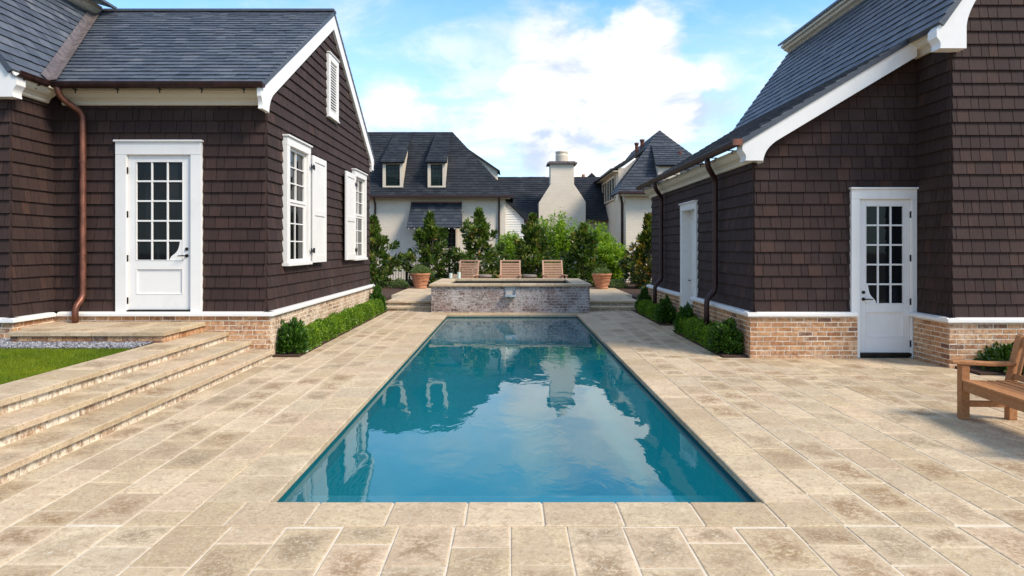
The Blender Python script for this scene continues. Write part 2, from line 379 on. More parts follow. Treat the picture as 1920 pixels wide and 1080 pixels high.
# ------------------------------------------------------------------ object helpers
WL = {}
def empty(name, label, cat, loc, group=None, rotz=0):
    o = bpy.data.objects.new(name, None)
    COL.objects.link(o)
    o.empty_display_size = .2
    o.location = loc
    o.rotation_euler = (0, 0, rotz)
    o['label'] = label; o['category'] = cat
    if group: o['group'] = group
    WL[o.name] = Vector(loc)
    return o
def tag(o, label, cat, group=None, kind=None):
    o['label'] = label; o['category'] = cat
    if group: o['group'] = group
    if kind: o['kind'] = kind
    return o
def clone(root, loc, label, rotz=None, group=None):
    def rec(o, par):
        c = o.copy(); COL.objects.link(c)
        if par is not None: c.parent = par
        for ch in [x for x in bpy.data.objects if x.parent == o]: rec(ch, c)
        return c
    c = rec(root, None)
    c.location = loc
    c['label'] = label
    if rotz is not None: c.rotation_euler.z = rotz
    if group: c['group'] = group
    return c

def clip_poly(poly, outline):
    """Sutherland-Hodgman, outline convex and counter-clockwise"""
    out = poly
    n = len(outline)
    for i in range(n):
        ax, ay = outline[i]; bx, by = outline[(i + 1) % n]
        inp = out; out = []
        if not inp: return []
        def side(p): return (bx - ax) * (p[1] - ay) - (by - ay) * (p[0] - ax)
        for j in range(len(inp)):
            p, q = inp[j], inp[(j + 1) % len(inp)]
            sp, sq = side(p), side(q)
            if sp >= 0: out.append(p)
            if (sp > 0 and sq < 0) or (sp < 0 and sq > 0):
                t = sp / (sp - sq)
                out.append((p[0] + t * (q[0] - p[0]), p[1] + t * (q[1] - p[1])))
    return out
def ccw(poly):
    a = sum(poly[i][0] * poly[(i + 1) % len(poly)][1] - poly[(i + 1) % len(poly)][0] * poly[i][1] for i in range(len(poly)))
    return poly if a > 0 else poly[::-1]

class MB:
    """collects faces in a local frame (u, v, n) and links them as ONE mesh object"""
    def __init__(s, O=(0, 0, 0), U=(1, 0, 0), V=(0, 1, 0), N=(0, 0, 1)):
        s.O, s.U, s.V, s.N = Vector(O), Vector(U), Vector(V), Vector(N)
        s.v = []; s.f = []; s.r = []; s.uv = []; s.rv = .5
    def P(s, p): return tuple(s.O + s.U * p[0] + s.V * p[1] + s.N * p[2])
    def face(s, pts, r=None, uv=None):
        i = len(s.v)
        s.v += [s.P(p) for p in pts]
        s.f.append(tuple(range(i, i + len(pts))))
        s.r.append(s.rv if r is None else r)
        s.uv += uv if uv else [(.5, .5)] * len(pts)
    def mesh(s, pts, faces, r=None):
        i = len(s.v)
        s.v += [s.P(p) for p in pts]
        for f in faces:
            s.f.append(tuple(i + k for k in f))
            s.r.append(s.rv if r is None else r)
            s.uv += [(.5, .5)] * len(f)
    def hexa(s, p, r=None):
        s.mesh(p, [(0, 3, 2, 1), (4, 5, 6, 7), (0, 1, 5, 4), (1, 2, 6, 5), (2, 3, 7, 6), (3, 0, 4, 7)], r)
    def box(s, u0, u1, v0, v1, n0, n1, r=None):
        if r is None: r = random.random()
        s.hexa([(u0, v0, n0), (u1, v0, n0), (u1, v1, n0), (u0, v1, n0), (u0, v0, n1), (u1, v0, n1), (u1, v1, n1), (u0, v1, n1)], r)
    def prism(s, poly, n0, n1, r=None):
        """polygon in (u, v) extruded from n0 to n1"""
        k = len(poly)
        pts = [(a, b, n0) for a, b in poly] + [(a, b, n1) for a, b in poly]
        s.mesh(pts, [tuple(range(k - 1, -1, -1)), tuple(range(k, 2 * k))] + [(i, (i + 1) % k, k + (i + 1) % k, k + i) for i in range(k)], r)
    def bar(s, a, b, w, h, up=(0, 0, 1), r=None):
        a, b = Vector(a), Vector(b); d = (b - a).normalized(); up = Vector(up)
        x = d.cross(up)
        if x.length < 1e-4: x = d.cross(Vector((1, 0, 0)))
        x.normalize(); y = x.cross(d)
        c = [(-w / 2, -h / 2), (w / 2, -h / 2), (w / 2, h / 2), (-w / 2, h / 2)]
        s.hexa([tuple(a + x * p + y * q) for p, q in c] + [tuple(b + x * p + y * q) for p, q in c], random.random() if r is None else r)
    def tube(s, pts, rad, seg=10, r=None):
        pts = [Vector(p) for p in pts]
        if not hasattr(rad, '__len__'): rad = [rad] * len(pts)
        ring = []
        d0 = (pts[1] - pts[0]).normalized()
        x = d0.cross(Vector((0, 0, 1)))
        if x.length < .1: x = d0.cross(Vector((0, 1, 0)))
        x.normalize()
        V = []
        for i, p in enumerate(pts):
            d = (pts[min(i + 1, len(pts) - 1)] - pts[max(i - 1, 0)]).normalized()
            x = (x - d * x.dot(d)).normalized(); y = d.cross(x)
            V += [tuple(p + (x * math.cos(2 * math.pi * k / seg) + y * math.sin(2 * math.pi * k / seg)) * rad[i]) for k in range(seg)]
        F = [tuple(range(seg - 1, -1, -1)), tuple(range((len(pts) - 1) * seg, len(pts) * seg))]
        for i in range(len(pts) - 1):
            for k in range(seg):
                F.append((i * seg + k, i * seg + (k + 1) % seg, (i + 1) * seg + (k + 1) % seg, (i + 1) * seg + k))
        s.mesh(V, F, r)
    def lathe(s, prof, c=(0, 0, 0), seg=28, r=None):
        V = []; F = []
        for rr, z in prof:
            V += [(c[0] + rr * math.cos(2 * math.pi * k / seg), c[1] + rr * math.sin(2 * math.pi * k / seg), c[2] + z) for k in range(seg)]
        for i in range(len(prof) - 1):
            for k in range(seg):
                F.append((i * seg + k, i * seg + (k + 1) % seg, (i + 1) * seg + (k + 1) % seg, (i + 1) * seg + k))
        F.append(tuple(range(seg - 1, -1, -1)))
        s.mesh(V, F, r)
    def tiles(s, outline, v0, v1, e, w, tb, tt, gap, holes=(), lap=.02, jit=.004, bond=None, rough=0.0):
        """courses of shingles, slates or bricks inside a convex outline in (u, v)"""
        outline = ccw(outline)
        umin = min(p[0] for p in outline); umax = max(p[0] for p in outline)
        k = 0; vb = v0
        while vb < v1 - 1e-4:
            u = umin - random.random() * w[1]
            if bond is not None: u = umin - bond + (k % 2) * bond / 2 - bond
            while u < umax:
                ww = random.uniform(*w)
                a, b = u + gap / 2, u + ww - gap / 2
                u += ww
                vm = vb + e * .5
                if any(a < h[1] and b > h[0] and h[2] < vm < h[3] for h in holes):
                    for h in holes:
                        if h[2] < vm < h[3]:
                            if a < h[0] < b: b = h[0]
                            elif a < h[1] < b: a = h[1]
                            elif h[0] <= a and b <= h[1]: a = b
                    if b - a < .02: continue
                dv = random.uniform(-jit, jit)
                v_lo = vb + dv; v_hi = vb + e + lap
                rect = [(a, v_lo), (b, v_lo + random.uniform(-jit, jit) * .5), (b, v_hi), (a, v_hi)]
                p = clip_poly(rect, outline)
                if len(p) < 3: continue
                up = random.uniform(-rough, rough)
                tilt = random.uniform(-rough, rough)
                def off(q):
                    t = (q[1] - v_lo) / (v_hi - v_lo)
                    return tb + (tt - tb) * t + up + tilt * (q[0] - a) / max(ww, .01)
                n = len(p)
                pts = [(q[0], q[1], off(q)) for q in p] + [(q[0], q[1], 0) for q in p]
                s.mesh(pts, [tuple(range(n))] + [(i, n + i, n + (i + 1) % n, (i + 1) % n) for i in range(n)], random.random())
            vb += e; k += 1
    def paver(s, x0, x1, y0, y1, z, th=.03, j=.003, bev=.007):
        r = random.random()
        z += random.uniform(-.0012, .0012)
        J = lambda: random.uniform(-j, j)
        o = [(x0 + J(), y0 + J()), (x1 + J(), y0 + J()), (x1 + J(), y1 + J()), (x0 + J(), y1 + J())]
        cx, cy = (x0 + x1) / 2, (y0 + y1) / 2
        i_ = [(p[0] + math.copysign(bev, cx - p[0]), p[1] + math.copysign(bev, cy - p[1])) for p in o]
        uvs = [(0, 0), (1, 0), (1, 1), (0, 1)]
        zt = [z + random.uniform(-.0012, .0012) for _ in range(4)]
        top = [(p[0], p[1], zt[k]) for k, p in enumerate(i_)]
        mid = [(p[0], p[1], zt[k] - bev * .6) for k, p in enumerate(o)]
        low = [(p[0], p[1], z - th) for p in o]
        s.face(top, r, uvs)
        for k in range(4):
            k2 = (k + 1) % 4
            s.face([mid[k], mid[k2], top[k2], top[k]], r, [uvs[k], uvs[k2], uvs[k2], uvs[k]])
            s.face([low[k], low[k2], mid[k2], mid[k]], r, [uvs[k], uvs[k2], uvs[k2], uvs[k]])
    def paving(s, x0, x1, y0, y1, z, w=.36, l=.56, gap=.010, px=-2.16, py=4.41, th=.03):
        k0 = math.floor((x0 - px) / w + 1e-6)
        k = k0
        while px + k * w < x1 - 1e-6:
            a, b = max(x0, px + k * w), min(x1, px + (k + 1) * w)
            ph = py + (k % 2) * l / 2 + .03 * math.sin(k * 2.3)
            q = math.floor((y0 - ph) / l)
            while ph + q * l < y1 - 1e-6:
                c, d = max(y0, ph + q * l), min(y1, ph + (q + 1) * l)
                if b - a > .05 and d - c > .04:
                    s.paver(a + gap / 2, b - gap / 2, c + gap / 2, d - gap / 2, z, th)
                q += 1
            k += 1
    def build(s, name, mat, parent=None, smooth=False, bevel=0, local=False):
        me = bpy.data.meshes.new(name)
        org = Vector((0, 0, 0))
        if parent is not None and not local: org = WL[parent.name]
        v = [(p[0] - org.x, p[1] - org.y, p[2] - org.z) for p in s.v]
        me.from_pydata(v, [], s.f)
        at = me.attributes.new('rnd', 'FLOAT', 'FACE')
        at.data.foreach_set('value', np.array(s.r, dtype=np.float32))
        uvl = me.uv_layers.new(name='UVMap')
        uvl.data.foreach_set('uv', np.array(s.uv, dtype=np.float32).ravel())
        if smooth: me.polygons.foreach_set('use_smooth', [True] * len(me.polygons))
        me.materials.append(MAT[mat] if isinstance(mat, str) else mat)
        o = bpy.data.objects.new(name, me)
        COL.objects.link(o)
        if parent is not None:
            o.parent = parent
        WL[o.name] = org
        if bevel:
            md = o.modifiers.new('bevel', 'BEVEL')
            md.width = bevel; md.segments = 2; md.limit_method = 'ANGLE'; md.angle_limit = R(50)
        return o
def structure(o):
    o['kind'] = 'structure'
    return o

def np_mesh(name, verts, loops_per, mat, rnd, parent=None):
    """verts (n, k, 3): n faces of k own vertices"""
    n, k, _ = verts.shape
    me = bpy.data.meshes.new(name)
    me.vertices.add(n * k)
    v = verts.reshape(-1, 3).astype(np.float32)
    if parent is not None: v = v - np.array(WL[parent.name], dtype=np.float32)
    me.vertices.foreach_set('co', v.ravel())
    me.loops.add(n * k)
    me.loops.foreach_set('vertex_index', np.arange(n * k, dtype=np.int32))
    me.polygons.add(n)
    me.polygons.foreach_set('loop_start', np.arange(0, n * k, k, dtype=np.int32))
    me.update(calc_edges=True)
    at = me.attributes.new('rnd', 'FLOAT', 'FACE')
    at.data.foreach_set('value', rnd.astype(np.float32))
    me.materials.append(MAT[mat])
    o = bpy.data.objects.new(name, me)
    COL.objects.link(o)
    if parent is not None: o.parent = parent
    WL[o.name] = WL[parent.name] if parent is not None else Vector((0, 0, 0))
    return o
def unit(a): return a / np.maximum(np.linalg.norm(a, axis=1, keepdims=True), 1e-6)
def leaves(pos, axis, length, width, fold=.25):
    """diamond leaves: pos (n,3), axis (n,3) unit, length, width (n)"""
    n = len(pos)
    side = unit(np.cross(axis, rng.normal(size=(n, 3))))
    nor = np.cross(side, axis)
    L = length[:, None]; W = width[:, None]
    v = np.stack([pos, pos + axis * L * .5 + side * W * .5 + nor * W * fold, pos + axis * L, pos + axis * L * .5 - side * W * .5 + nor * W * fold], axis=1)
    return v

# ================================================================== GROUND AND PAVING
PXL, PXR, PY0, PY1 = 1.72, 1.81, 4.81, 18.3          # pool opening
def sheet(name, rects, z, mat):
    b = MB()
    for x0, x1, y0, y1 in rects:
        b.face([(x0, y0, z), (x1, y0, z), (x1, y1, z), (x0, y1, z)])
    return structure(b.build(name, mat))
sheet('ground', [(-900, -PXL - .1, -200, 1500), (PXR + .1, 900, -200, 1500), (-PXL - .1, PXR + .1, -200, PY0 - .1), (-PXL - .1, PXR + .1, PY1 + .1, 1500)], -.12, 'earth')
b = MB()
GR = [(-3.95, 12.5, -1.5, 4.41), (-3.95, -2.16, 4.41, 11.2), (2.16, 12.5, 4.41, 9.62), (2.16, 6.62, 9.62, 11.15), (-3.47, -2.16, 11.2, 19.5), (2.16, 3.47, 11.15, 19.5), (3.47, 3.95, 14.55, 15.75), (-2.16, 2.16, 18.75, 19.0)]
for x0, x1, y0, y1 in GR: b.box(x0, x1, y0, y1, -.11, -.005)
structure(b.build('paving_bed', 'grout'))
b = MB()
b.paving(-3.87, 10.6, 1.2, 4.41, 0)
b.paving(-3.87, -2.16, 4.41, 11.2, 0)
b.paving(2.16, 10.6, 4.41, 9.62, 0)
b.paving(2.16, 6.6, 9.62, 11.12, 0)
b.paving(-3.47, -2.16, 11.2, 19.4, 0)
b.paving(2.16, 3.47, 11.12, 19.4, 0)
b.paving(3.47, 3.92, 14.6, 15.7, 0)
b.paving(-2.16, 2.16, 18.75, 18.95, 0)
structure(b.build('patio', 'stone'))

# ------------------------------------------------------------------ pool
pool = empty('swimming_pool', 'long rectangular blue pool sunk in the pale stone patio', 'pool', (0, 11.5, 0))
b = MB()                                   # coping
yy = PY0 - .4
def run(a, b_, n):
    return [(a + (b_ - a) * i / n, a + (b_ - a) * (i + 1) / n) for i in range(n)]
for a, c in run(PY0, PY1, 24):
    for sx in (-1, 1):
        x0, x1 = (PXR - .02, 2.16) if sx > 0 else (-2.16, -PXL + .02)
        b.paver(x0, x1 - .006 if sx > 0 else x1, a + .004, c - .004, .003, .055, .001, .009)
off = .08
ed = [-2.16] + [-2.16 + .30 + .52 * i for i in range(8)] + [2.16]
for a, c in zip(ed[:-1], ed[1:]):
    b.paver(a + .005, c - .005, PY0 - .40, PY0 + .02 - .006, .003, .055, .001, .009)
for a, c in run(-2.16, 2.16, 8):
    b.paver(a + .004, c - .004, PY1 - .02 + .006, PY1 + .45, .003, .055, .001, .009)
b.build('coping', 'stone_clean', pool)
b = MB()
b.box(-2.15, -PXL - .004, PY0 - .39, PY1 + .44, -.11, -.0035); b.box(PXR + .004, 2.15, PY0 - .39, PY1 + .44, -.11, -.0035)
b.box(-PXL - .004, PXR + .004, PY0 - .39, PY0 - .004, -.054, -.0035); b.box(-PXL - .004, PXR + .004, PY1 + .004, PY1 + .44, -.054, -.0035)
b.build('coping_bed', 'grout', pool)
b = MB()                                   # waterline tile band
for x in (-PXL - .06, PXR): b.box(x, x + .06, PY0, PY1, -.30, -.056)
b.box(-PXL - .06, PXR + .06, PY0 - .06, PY0, -.30, -.057)
b.box(-PXL - .06, PXR + .06, PY1, PY1 + .06, -.30, -.057)
b.build('waterline_tile', 'pool_tile', pool)
b = MB()
D = 1.45
x1, y0, y1 = (PXL + PXR) / 2 + .012, PY0 - .012, PY1 + .012
xo = (PXR - PXL) / 2
rc = .75
half = [(x1, -.302), (x1, -D + rc)] + [(x1 - rc + rc * math.cos(a), -D + rc - rc * math.sin(a)) for a in np.linspace(0, math.pi / 2, 13)][1:]
prof = [(x + xo, z) for x, z in half] + [(xo - x, z) for x, z in half[::-1]]
k = len(prof)
b.mesh([(x, y0, z) for x, z in prof] + [(x, y1, z) for x, z in prof], [(i, i + 1, k + i + 1, k + i) for i in range(k - 1)] + [tuple(range(k)), tuple(range(k, 2 * k))])
bo = b.build('basin', 'plaster', pool)
bo.data.polygons.foreach_set('use_smooth', [i < k - 1 for i in range(len(bo.data.polygons))])
b = MB()
b.box(-PXL, PXR, PY0, PY0 + 1.13, -D + .002, -.36)
b.build('entry_step', 'ledge', pool)
b = MB()
b.face([(-PXL, PY0, -.078), (PXR, PY0, -.078), (PXR, PY1, -.078), (-PXL, PY1, -.078)])
o = structure(b.build('water', 'water'))

# ------------------------------------------------------------------ raised spa
SY0, SY1, SX = 18.9, 22.35, 2.2
spa = empty('raised_spa', 'raised brick spa with stone coping at the far end of the pool', 'spa', (0, 20.6, 0))
b = MB(); iw = .42
for r_ in ((-SX + .02, SX - .02, SY0 + .02, SY0 + iw), (-SX + .02, SX - .02, SY1 - iw, SY1 - .02), (-SX + .02, -SX + iw, SY0 + iw, SY1 - iw), (SX - iw, SX - .02, SY0 + iw, SY1 - iw)):
    b.box(*r_, -.1, .725)
b.build('wall_core', 'mortar_grey', spa)
b = MB((0, SY0 + .02, 0), (1, 0, 0), (0, 0, 1), (0, -1, 0))
b.tiles([(-SX, -.04), (SX, -.04), (SX, .725), (-SX, .725)], -.04, .725, .0765, (.215, .228), .007, .007, .013, [(-.13, .13, .40, .8)], lap=-.013, jit=.002, bond=.222, rough=.0015)
for sx in (-1, 1):
    c = MB((sx * (SX - .02), 0, 0), (0, 1, 0), (0, 0, 1), (sx, 0, 0))
    c.tiles([(SY0, -.04), (SY1, -.04), (SY1, .725), (SY0, .725)], -.04, .725, .0765, (.215, .228), .007, .007, .013, lap=-.013, jit=.002, bond=.222, rough=.0015)
    n0 = len(b.v)
    # merge (b and c have different frames, vertices are already in world space)
    b.f += [tuple(i + n0 for i in f) for f in c.f]; b.v += c.v; b.r += c.r; b.uv += c.uv
b.build('brick_wall', 'spa_brick', spa)
b = MB()
for a, c in run(-SX - .05, SX + .05, 9):
    b.paver(a + .003, c - .003, SY0 - .05, SY0 + .44, .785, .058, .001, .008)
    b.paver(a + .003, c - .003, SY1 - .44, SY1 + .05, .785, .058, .001, .008)
for a, c in run(SY0 + .44, SY1 - .44, 5):
    b.paver(-SX - .05, -SX + .44, a + .003, c - .003, .785, .058, .001, .008)
    b.paver(SX - .44, SX + .05, a + .003, c - .003, .785, .058, .001, .008)
b.build('coping', 'stone_clean', spa)
b = MB()                                   # stainless waterfall spout
b.box(-.13, -.118, SY0 - .02, SY0 + .10, .44, .725)
b.box(.118, .13, SY0 - .02, SY0 + .10, .44, .725)

b.box(-.13, .13, SY0 - .17, SY0 + .024, .455, .475)
b.box(-.15, -.131, SY0 - .17, SY0 + .0, .44, .53)
b.box(.131, .15, SY0 - .17, SY0 + .0, .44, .53)
b.box(-.15, .15, SY0 - .19, SY0 - .171, .445, .495)
sp = b.build('waterfall_spout', 'steel', spa)
b = MB(); b.box(-.117, .117, SY0 + .03, SY0 + .04, .476, .724); b.build('recess_panel', 'bronze', sp)
q0, q1, w0, w1 = -SX + iw, SX - iw, SY0 + iw, SY1 - iw
b = MB()
b.face([(q0, w0, .50), (q1, w0, .50), (q1, w1, .50), (q0, w1, .50)])
structure(b.build('spa_water', 'water'))
b = MB()
b.box(q0, q1, w0, w1, .05, .10); b.box(q0, q0 + .012, w0, w1, .1, .724); b.box(q1 - .012, q1, w0, w1, .1, .724); b.box(q0 + .012, q1 - .012, w0, w0 + .012, .1, .724); b.box(q0 + .012, q1 - .012, w1 - .012, w1, .1, .724)
b.build('spa_lining', 'spa_tile', spa)

# ------------------------------------------------------------------ rear terrace with its two short flights of steps
TZ = .245
b = MB()
for x0, x1, y0, y1 in ((-3.6, -SX - .0, 19.8, SY1 + .05), (SX + .0, 3.75, 19.8, SY1 + .05), (-3.9, 4.0, SY1 + .05, 26.2)): b.box(x0, x1, y0, y1, -.11, TZ - .006)
structure(b.build('terrace_bed', 'grout'))
b = MB()
b.paving(-3.6, -SX - .02, 19.75, 22.4, TZ, .55, .9, .012)
b.paving(SX + .02, 3.75, 19.75, 22.4, TZ, .55, .9, .012)
b.paving(-3.9, 4.0, 22.4, 26.2, TZ, .55, .9, .012)
structure(b.build('terrace', 'stone_clean'))
for nm, x0, x1 in (('left', -3.62, -SX - .02), ('right', SX + .02, 3.77)):
    st = empty('terrace_step', 'low stone step up to the rear terrace on the %s side of the brick spa' % nm, 'step', ((x0 + x1) / 2, 19.6, 0), 'steps beside the spa')
    b = MB()
    n = 3
    for a, c in run(x0, x1, n): b.paver(a + .003, c - .003, 19.33, 19.82, .122, .055, .001, .008)
    b.build('tread', 'stone', st)
    b = MB((0, 19.38, 0), (1, 0, 0), (0, 0, 1), (0, -1, 0))
    b.tiles([(x0, 0), (x1, 0), (x1, .065), (x0, .065)], 0, .06, .065, (.19, .23), .012, .012, .012, lap=-.01, jit=.001)
    b.box(x0, x1, -.05, .064, -.3, 0)
    b.build('riser', 'riser_brick', st)
    b = MB()
    for a, c in run(x0, x1, n): b.paver(a + .003, c - .003, 19.72, 19.80, TZ + .003, .05, .001, .008)
    b.build('nosing', 'stone', st)
    b = MB((0, 19.79, 0), (1, 0, 0), (0, 0, 1), (0, -1, 0))
    b.tiles([(x0, .123), (x1, .123), (x1, .193), (x0, .193)], .123, .19, .07, (.19, .23), .012, .012, .012, lap=-.01, jit=.001)
    b.build('riser', 'riser_brick', st)

# ------------------------------------------------------------------ side steps along the left of the patio
steps = empty('patio_steps', 'three long stone steps with brick risers rising to the lawn on the left', 'steps', (-4.4, 6, 0))
ZS = (.135, .28, .425); XS = (-3.84, -4.21, -4.58)
yA, yB = -1.0, 11.13
for i in range(3):
    x1 = XS[i]; x0 = (XS[i + 1] - .06) if i < 2 else -5.12
    b = MB(); y = yA + .17 * i
    while y < yB:
        l = random.uniform(.55, .75); e2 = min(y + l, yB)
        if e2 - y > .08: b.paver(x0, x1, y + .003, e2 - .003, ZS[i], .055, .002, .009)
        y += l
    b.build('tread', 'stone', steps)
    zb = ZS[i - 1] if i else -.04
    b = MB((x1 - .045, 0, 0), (0, 1, 0), (0, 0, 1), (1, 0, 0))
    b.tiles([(yA, zb), (yB, zb), (yB, ZS[i] - .056), (yA, ZS[i] - .056)], zb, ZS[i] - .06, ZS[i] - .056 - zb, (.10, .23), .004, .004, .012, lap=-.012, jit=.002, rough=.001)
    b.build('riser', 'riser_brick', steps)
    b = MB()
    b.box(-5.1 if i == 2 else x0 - .02, x1 - .048, yA, yB - .003, -.1 if i == 0 else zb - .2, ZS[i] - .057)
    b.build('step_core', 'mortar', steps)

landing = empty('door_landing', 'raised stone landing in front of the left white door', 'landing', (-6.2, 10.5, .4))
b = MB()
LX0, LX1, LY0, LY1, LZ = -7.40, -4.97, 9.80, 11.14, .585
xs = [-7.22, -6.62, -6.02, -5.42, LX1]
for a, c in zip(xs[:-1], xs[1:]):
    b.paver(a + .004, c - .004, LY0, LY0 + .50, LZ, .06, .002, .009)
for a, c in zip([LX0, -6.9, -6.3, -5.7], [-6.9, -6.3, -5.7, LX1]):
    b.paver(a + .004, c - .004, LY0 + .506, LY1, LZ, .06, .002, .009)
b.build('slab', 'stone', landing)
b = MB((0, LY0 + .04, 0), (1, 0, 0), (0, 0, 1), (0, -1, 0))
b.tiles([(-7.2, .38), (LX1 - .04, .38), (LX1 - .04, .523), (-7.2, .523)], .38, .52, .0725, (.21, .23), .012, .012, .011, lap=-.01, jit=.002, bond=.22)
b.box(-7.2, LX1 - .05, .2, .522, -1.25, -.001)
c = MB((LX1 - .05, 0, 0), (0, 1, 0), (0, 0, 1), (1, 0, 0))
c.tiles([(LY0 + .05, .428), (LY1, .428), (LY1, .523), (LY0 + .05, .523)], .428, .52, .095, (.10, .22), .012, .012, .012, lap=-.01, jit=.002)
n0 = len(b.v); b.f += [tuple(i + n0 for i in f) for f in c.f]; b.v += c.v; b.r += c.r; b.uv += c.uv
b.build('brick_base', 'brick', landing)

# lawn and gravel
b = MB(); b.box(-14, -5.125, -1, 9.28, -.1, .41)
structure(b.build('lawn_soil', 'soil'))
N = 230000
gx = rng.uniform(-9.2, -5.13, N); gy = rng.uniform(5.6, 9.27, N)
keep = (gx > -.80 * gy - .1)
gx, gy = gx[keep], gy[keep]; N = len(gx)
pos = np.stack([gx, gy, np.full(N, .41)], 1)
ax = unit(np.stack([rng.normal(0, .38, N), rng.normal(0, .38, N), np.ones(N)], 1))
sd = unit(np.cross(ax, rng.normal(size=(N, 3))))
h = rng.uniform(.016, .036, N)[:, None]; w = rng.uniform(.0022, .0042, N)[:, None]
tip = pos + ax * h + rng.normal(0, .008, (N, 3))
V = np.stack([pos - sd * w, pos + sd * w, tip], 1)
g = np_mesh('lawn_grass', V, 3, 'grass', np.clip(rng.beta(2, 2.6, N) * .75 + .30 * (np.sin(gx * 3.1 + np.sin(gy * 4)) * np.cos(gy * 2.3 + gx) * .5 + .5), 0, 1))
tag(g, 'short green lawn on the left above the stone steps', 'grass', kind='stuff')
b = MB(); b.box(-14, -5.13, 9.281, 10.4, -.1, .425)
structure(b.build('gravel_bed', 'soil'))
N = 9000
c = np.stack([rng.uniform(-9.0, -5.14, N), rng.uniform(9.29, 10.2, N), rng.uniform(.425, .445, N)], 1)
s_ = rng.uniform(.008, .019, (N, 1, 1))
oct_ = np.array([(1, 0, 0), (0, 1, 0), (-1, 0, 0), (0, -1, 0), (0, 0, 1)], float)
jit = rng.normal(0, .22, (N, 5, 3)) + oct_[None]
V5 = c[:, None] + jit * s_ * np.array([1, 1, .75])
tri = [(0, 1, 4), (1, 2, 4), (2, 3, 4), (3, 0, 4)]
V = np.concatenate([V5[:, t] for t in tri], 0)
g = np_mesh('gravel', V, 3, 'gravel', np.tile(rng.uniform(0, 1, N), 4))
tag(g, 'strip of loose grey gravel between the lawn and the landing', 'gravel', kind='stuff')

# planting beds
b = MB()
b.box(-3.91, -3.475, 11.2, 19.7, -.1, .03)
b.box(3.475, 3.89, 11.16, 14.54, -.1, .03)
b.box(3.475, 3.89, 15.76, 19.3, -.1, .03)
b.box(6.63, 12.5, 9.63, 10.18, -.1, .03)
b.box(-14, 14, 26.21, 33.5, -.1, .215)
b.box(-14, -3.91, 19.75, 26.2, -.1, .213)
b.box(4.01, 14, 19.75, 26.2, -.1, .213)
structure(b.build('mulch_bed', 'mulch'))

# ================================================================== SHINGLE HOUSES
def facade(O, U, N):
    return MB(O, U, (0, 0, 1), N)
def merge(b, c):
    n0 = len(b.v); b.f += [tuple(i + n0 for i in f) for f in c.f]; b.v += c.v; b.r += c.r; b.uv += c.uv
SH = dict(e=.196, w=(.10, .27), tb=.033, tt=.003, gap=.009, lap=.012, jit=.0015)
def shingle_wall(house, O, U, N, outline, holes=(), v0=.75, name='wall', back=.2):
    b = facade(O, U, N)
    vm = max(p[1] for p in outline)
    b.tiles(outline, v0, vm, SH['e'], SH['w'], SH['tb'], SH['tt'], SH['gap'], holes, SH['lap'], SH['jit'], rough=.0006)
    if back:
        b.prism(ccw(outline), -back, 0, .1)
    return b.build(name, 'shingle', house)
def brick_base(house, O, U, N, u0, u1, z0, z1, holes=(), back=.1, mat='brick'):
    segs = [(u0, u1)]
    for h in holes:
        segs = [s for a, c in segs for s in ((a, min(c, h[0])), (max(a, h[1]), c)) if s[1] - s[0] > .01]
    for a, c in segs:
        b = facade(O, U, N); m = facade(O, U, N)
        b.tiles([(a, z0), (c, z0), (c, z1), (a, z1)], z0, z1 - .01, .0765, (.208, .234), .006, .006, .017, lap=-.017, jit=.004, bond=.221, rough=.002)
        m.box(a + .003, c - .003, z0 - .1, z1, -back, 0)
        f = b.build('brick_base', mat, house)
        m.build('mortar_bed', 'mortar', f)
def trim_band(house, O, U, N, u0, u1, zb=.68, zt=.748, holes=()):
    segs = [(u0, u1)]
    for h in holes:
        segs = [s for a, c in segs for s in ((a, min(c, h[0])), (max(a, h[1]), c)) if s[1] - s[0] > .01]
    for a, c in segs:
        b = facade(O, U, N)
        # sloped water table: section in (z, n)
        sec = [(zb, -.02), (zb, .155), (zb + .045, .155), (zt, .115), (zt, -.02)]
        pts = [(a, z, n) for z, n in sec] + [(c, z, n) for z, n in sec]
        k = len(sec)
        b.mesh(pts, [tuple(range(k)), tuple(range(2 * k - 1, k - 1, -1))] + [(i, k + i, k + (i + 1) % k, (i + 1) % k) for i in range(k)])
        b.build('sill_trim', 'white', house, bevel=.004)

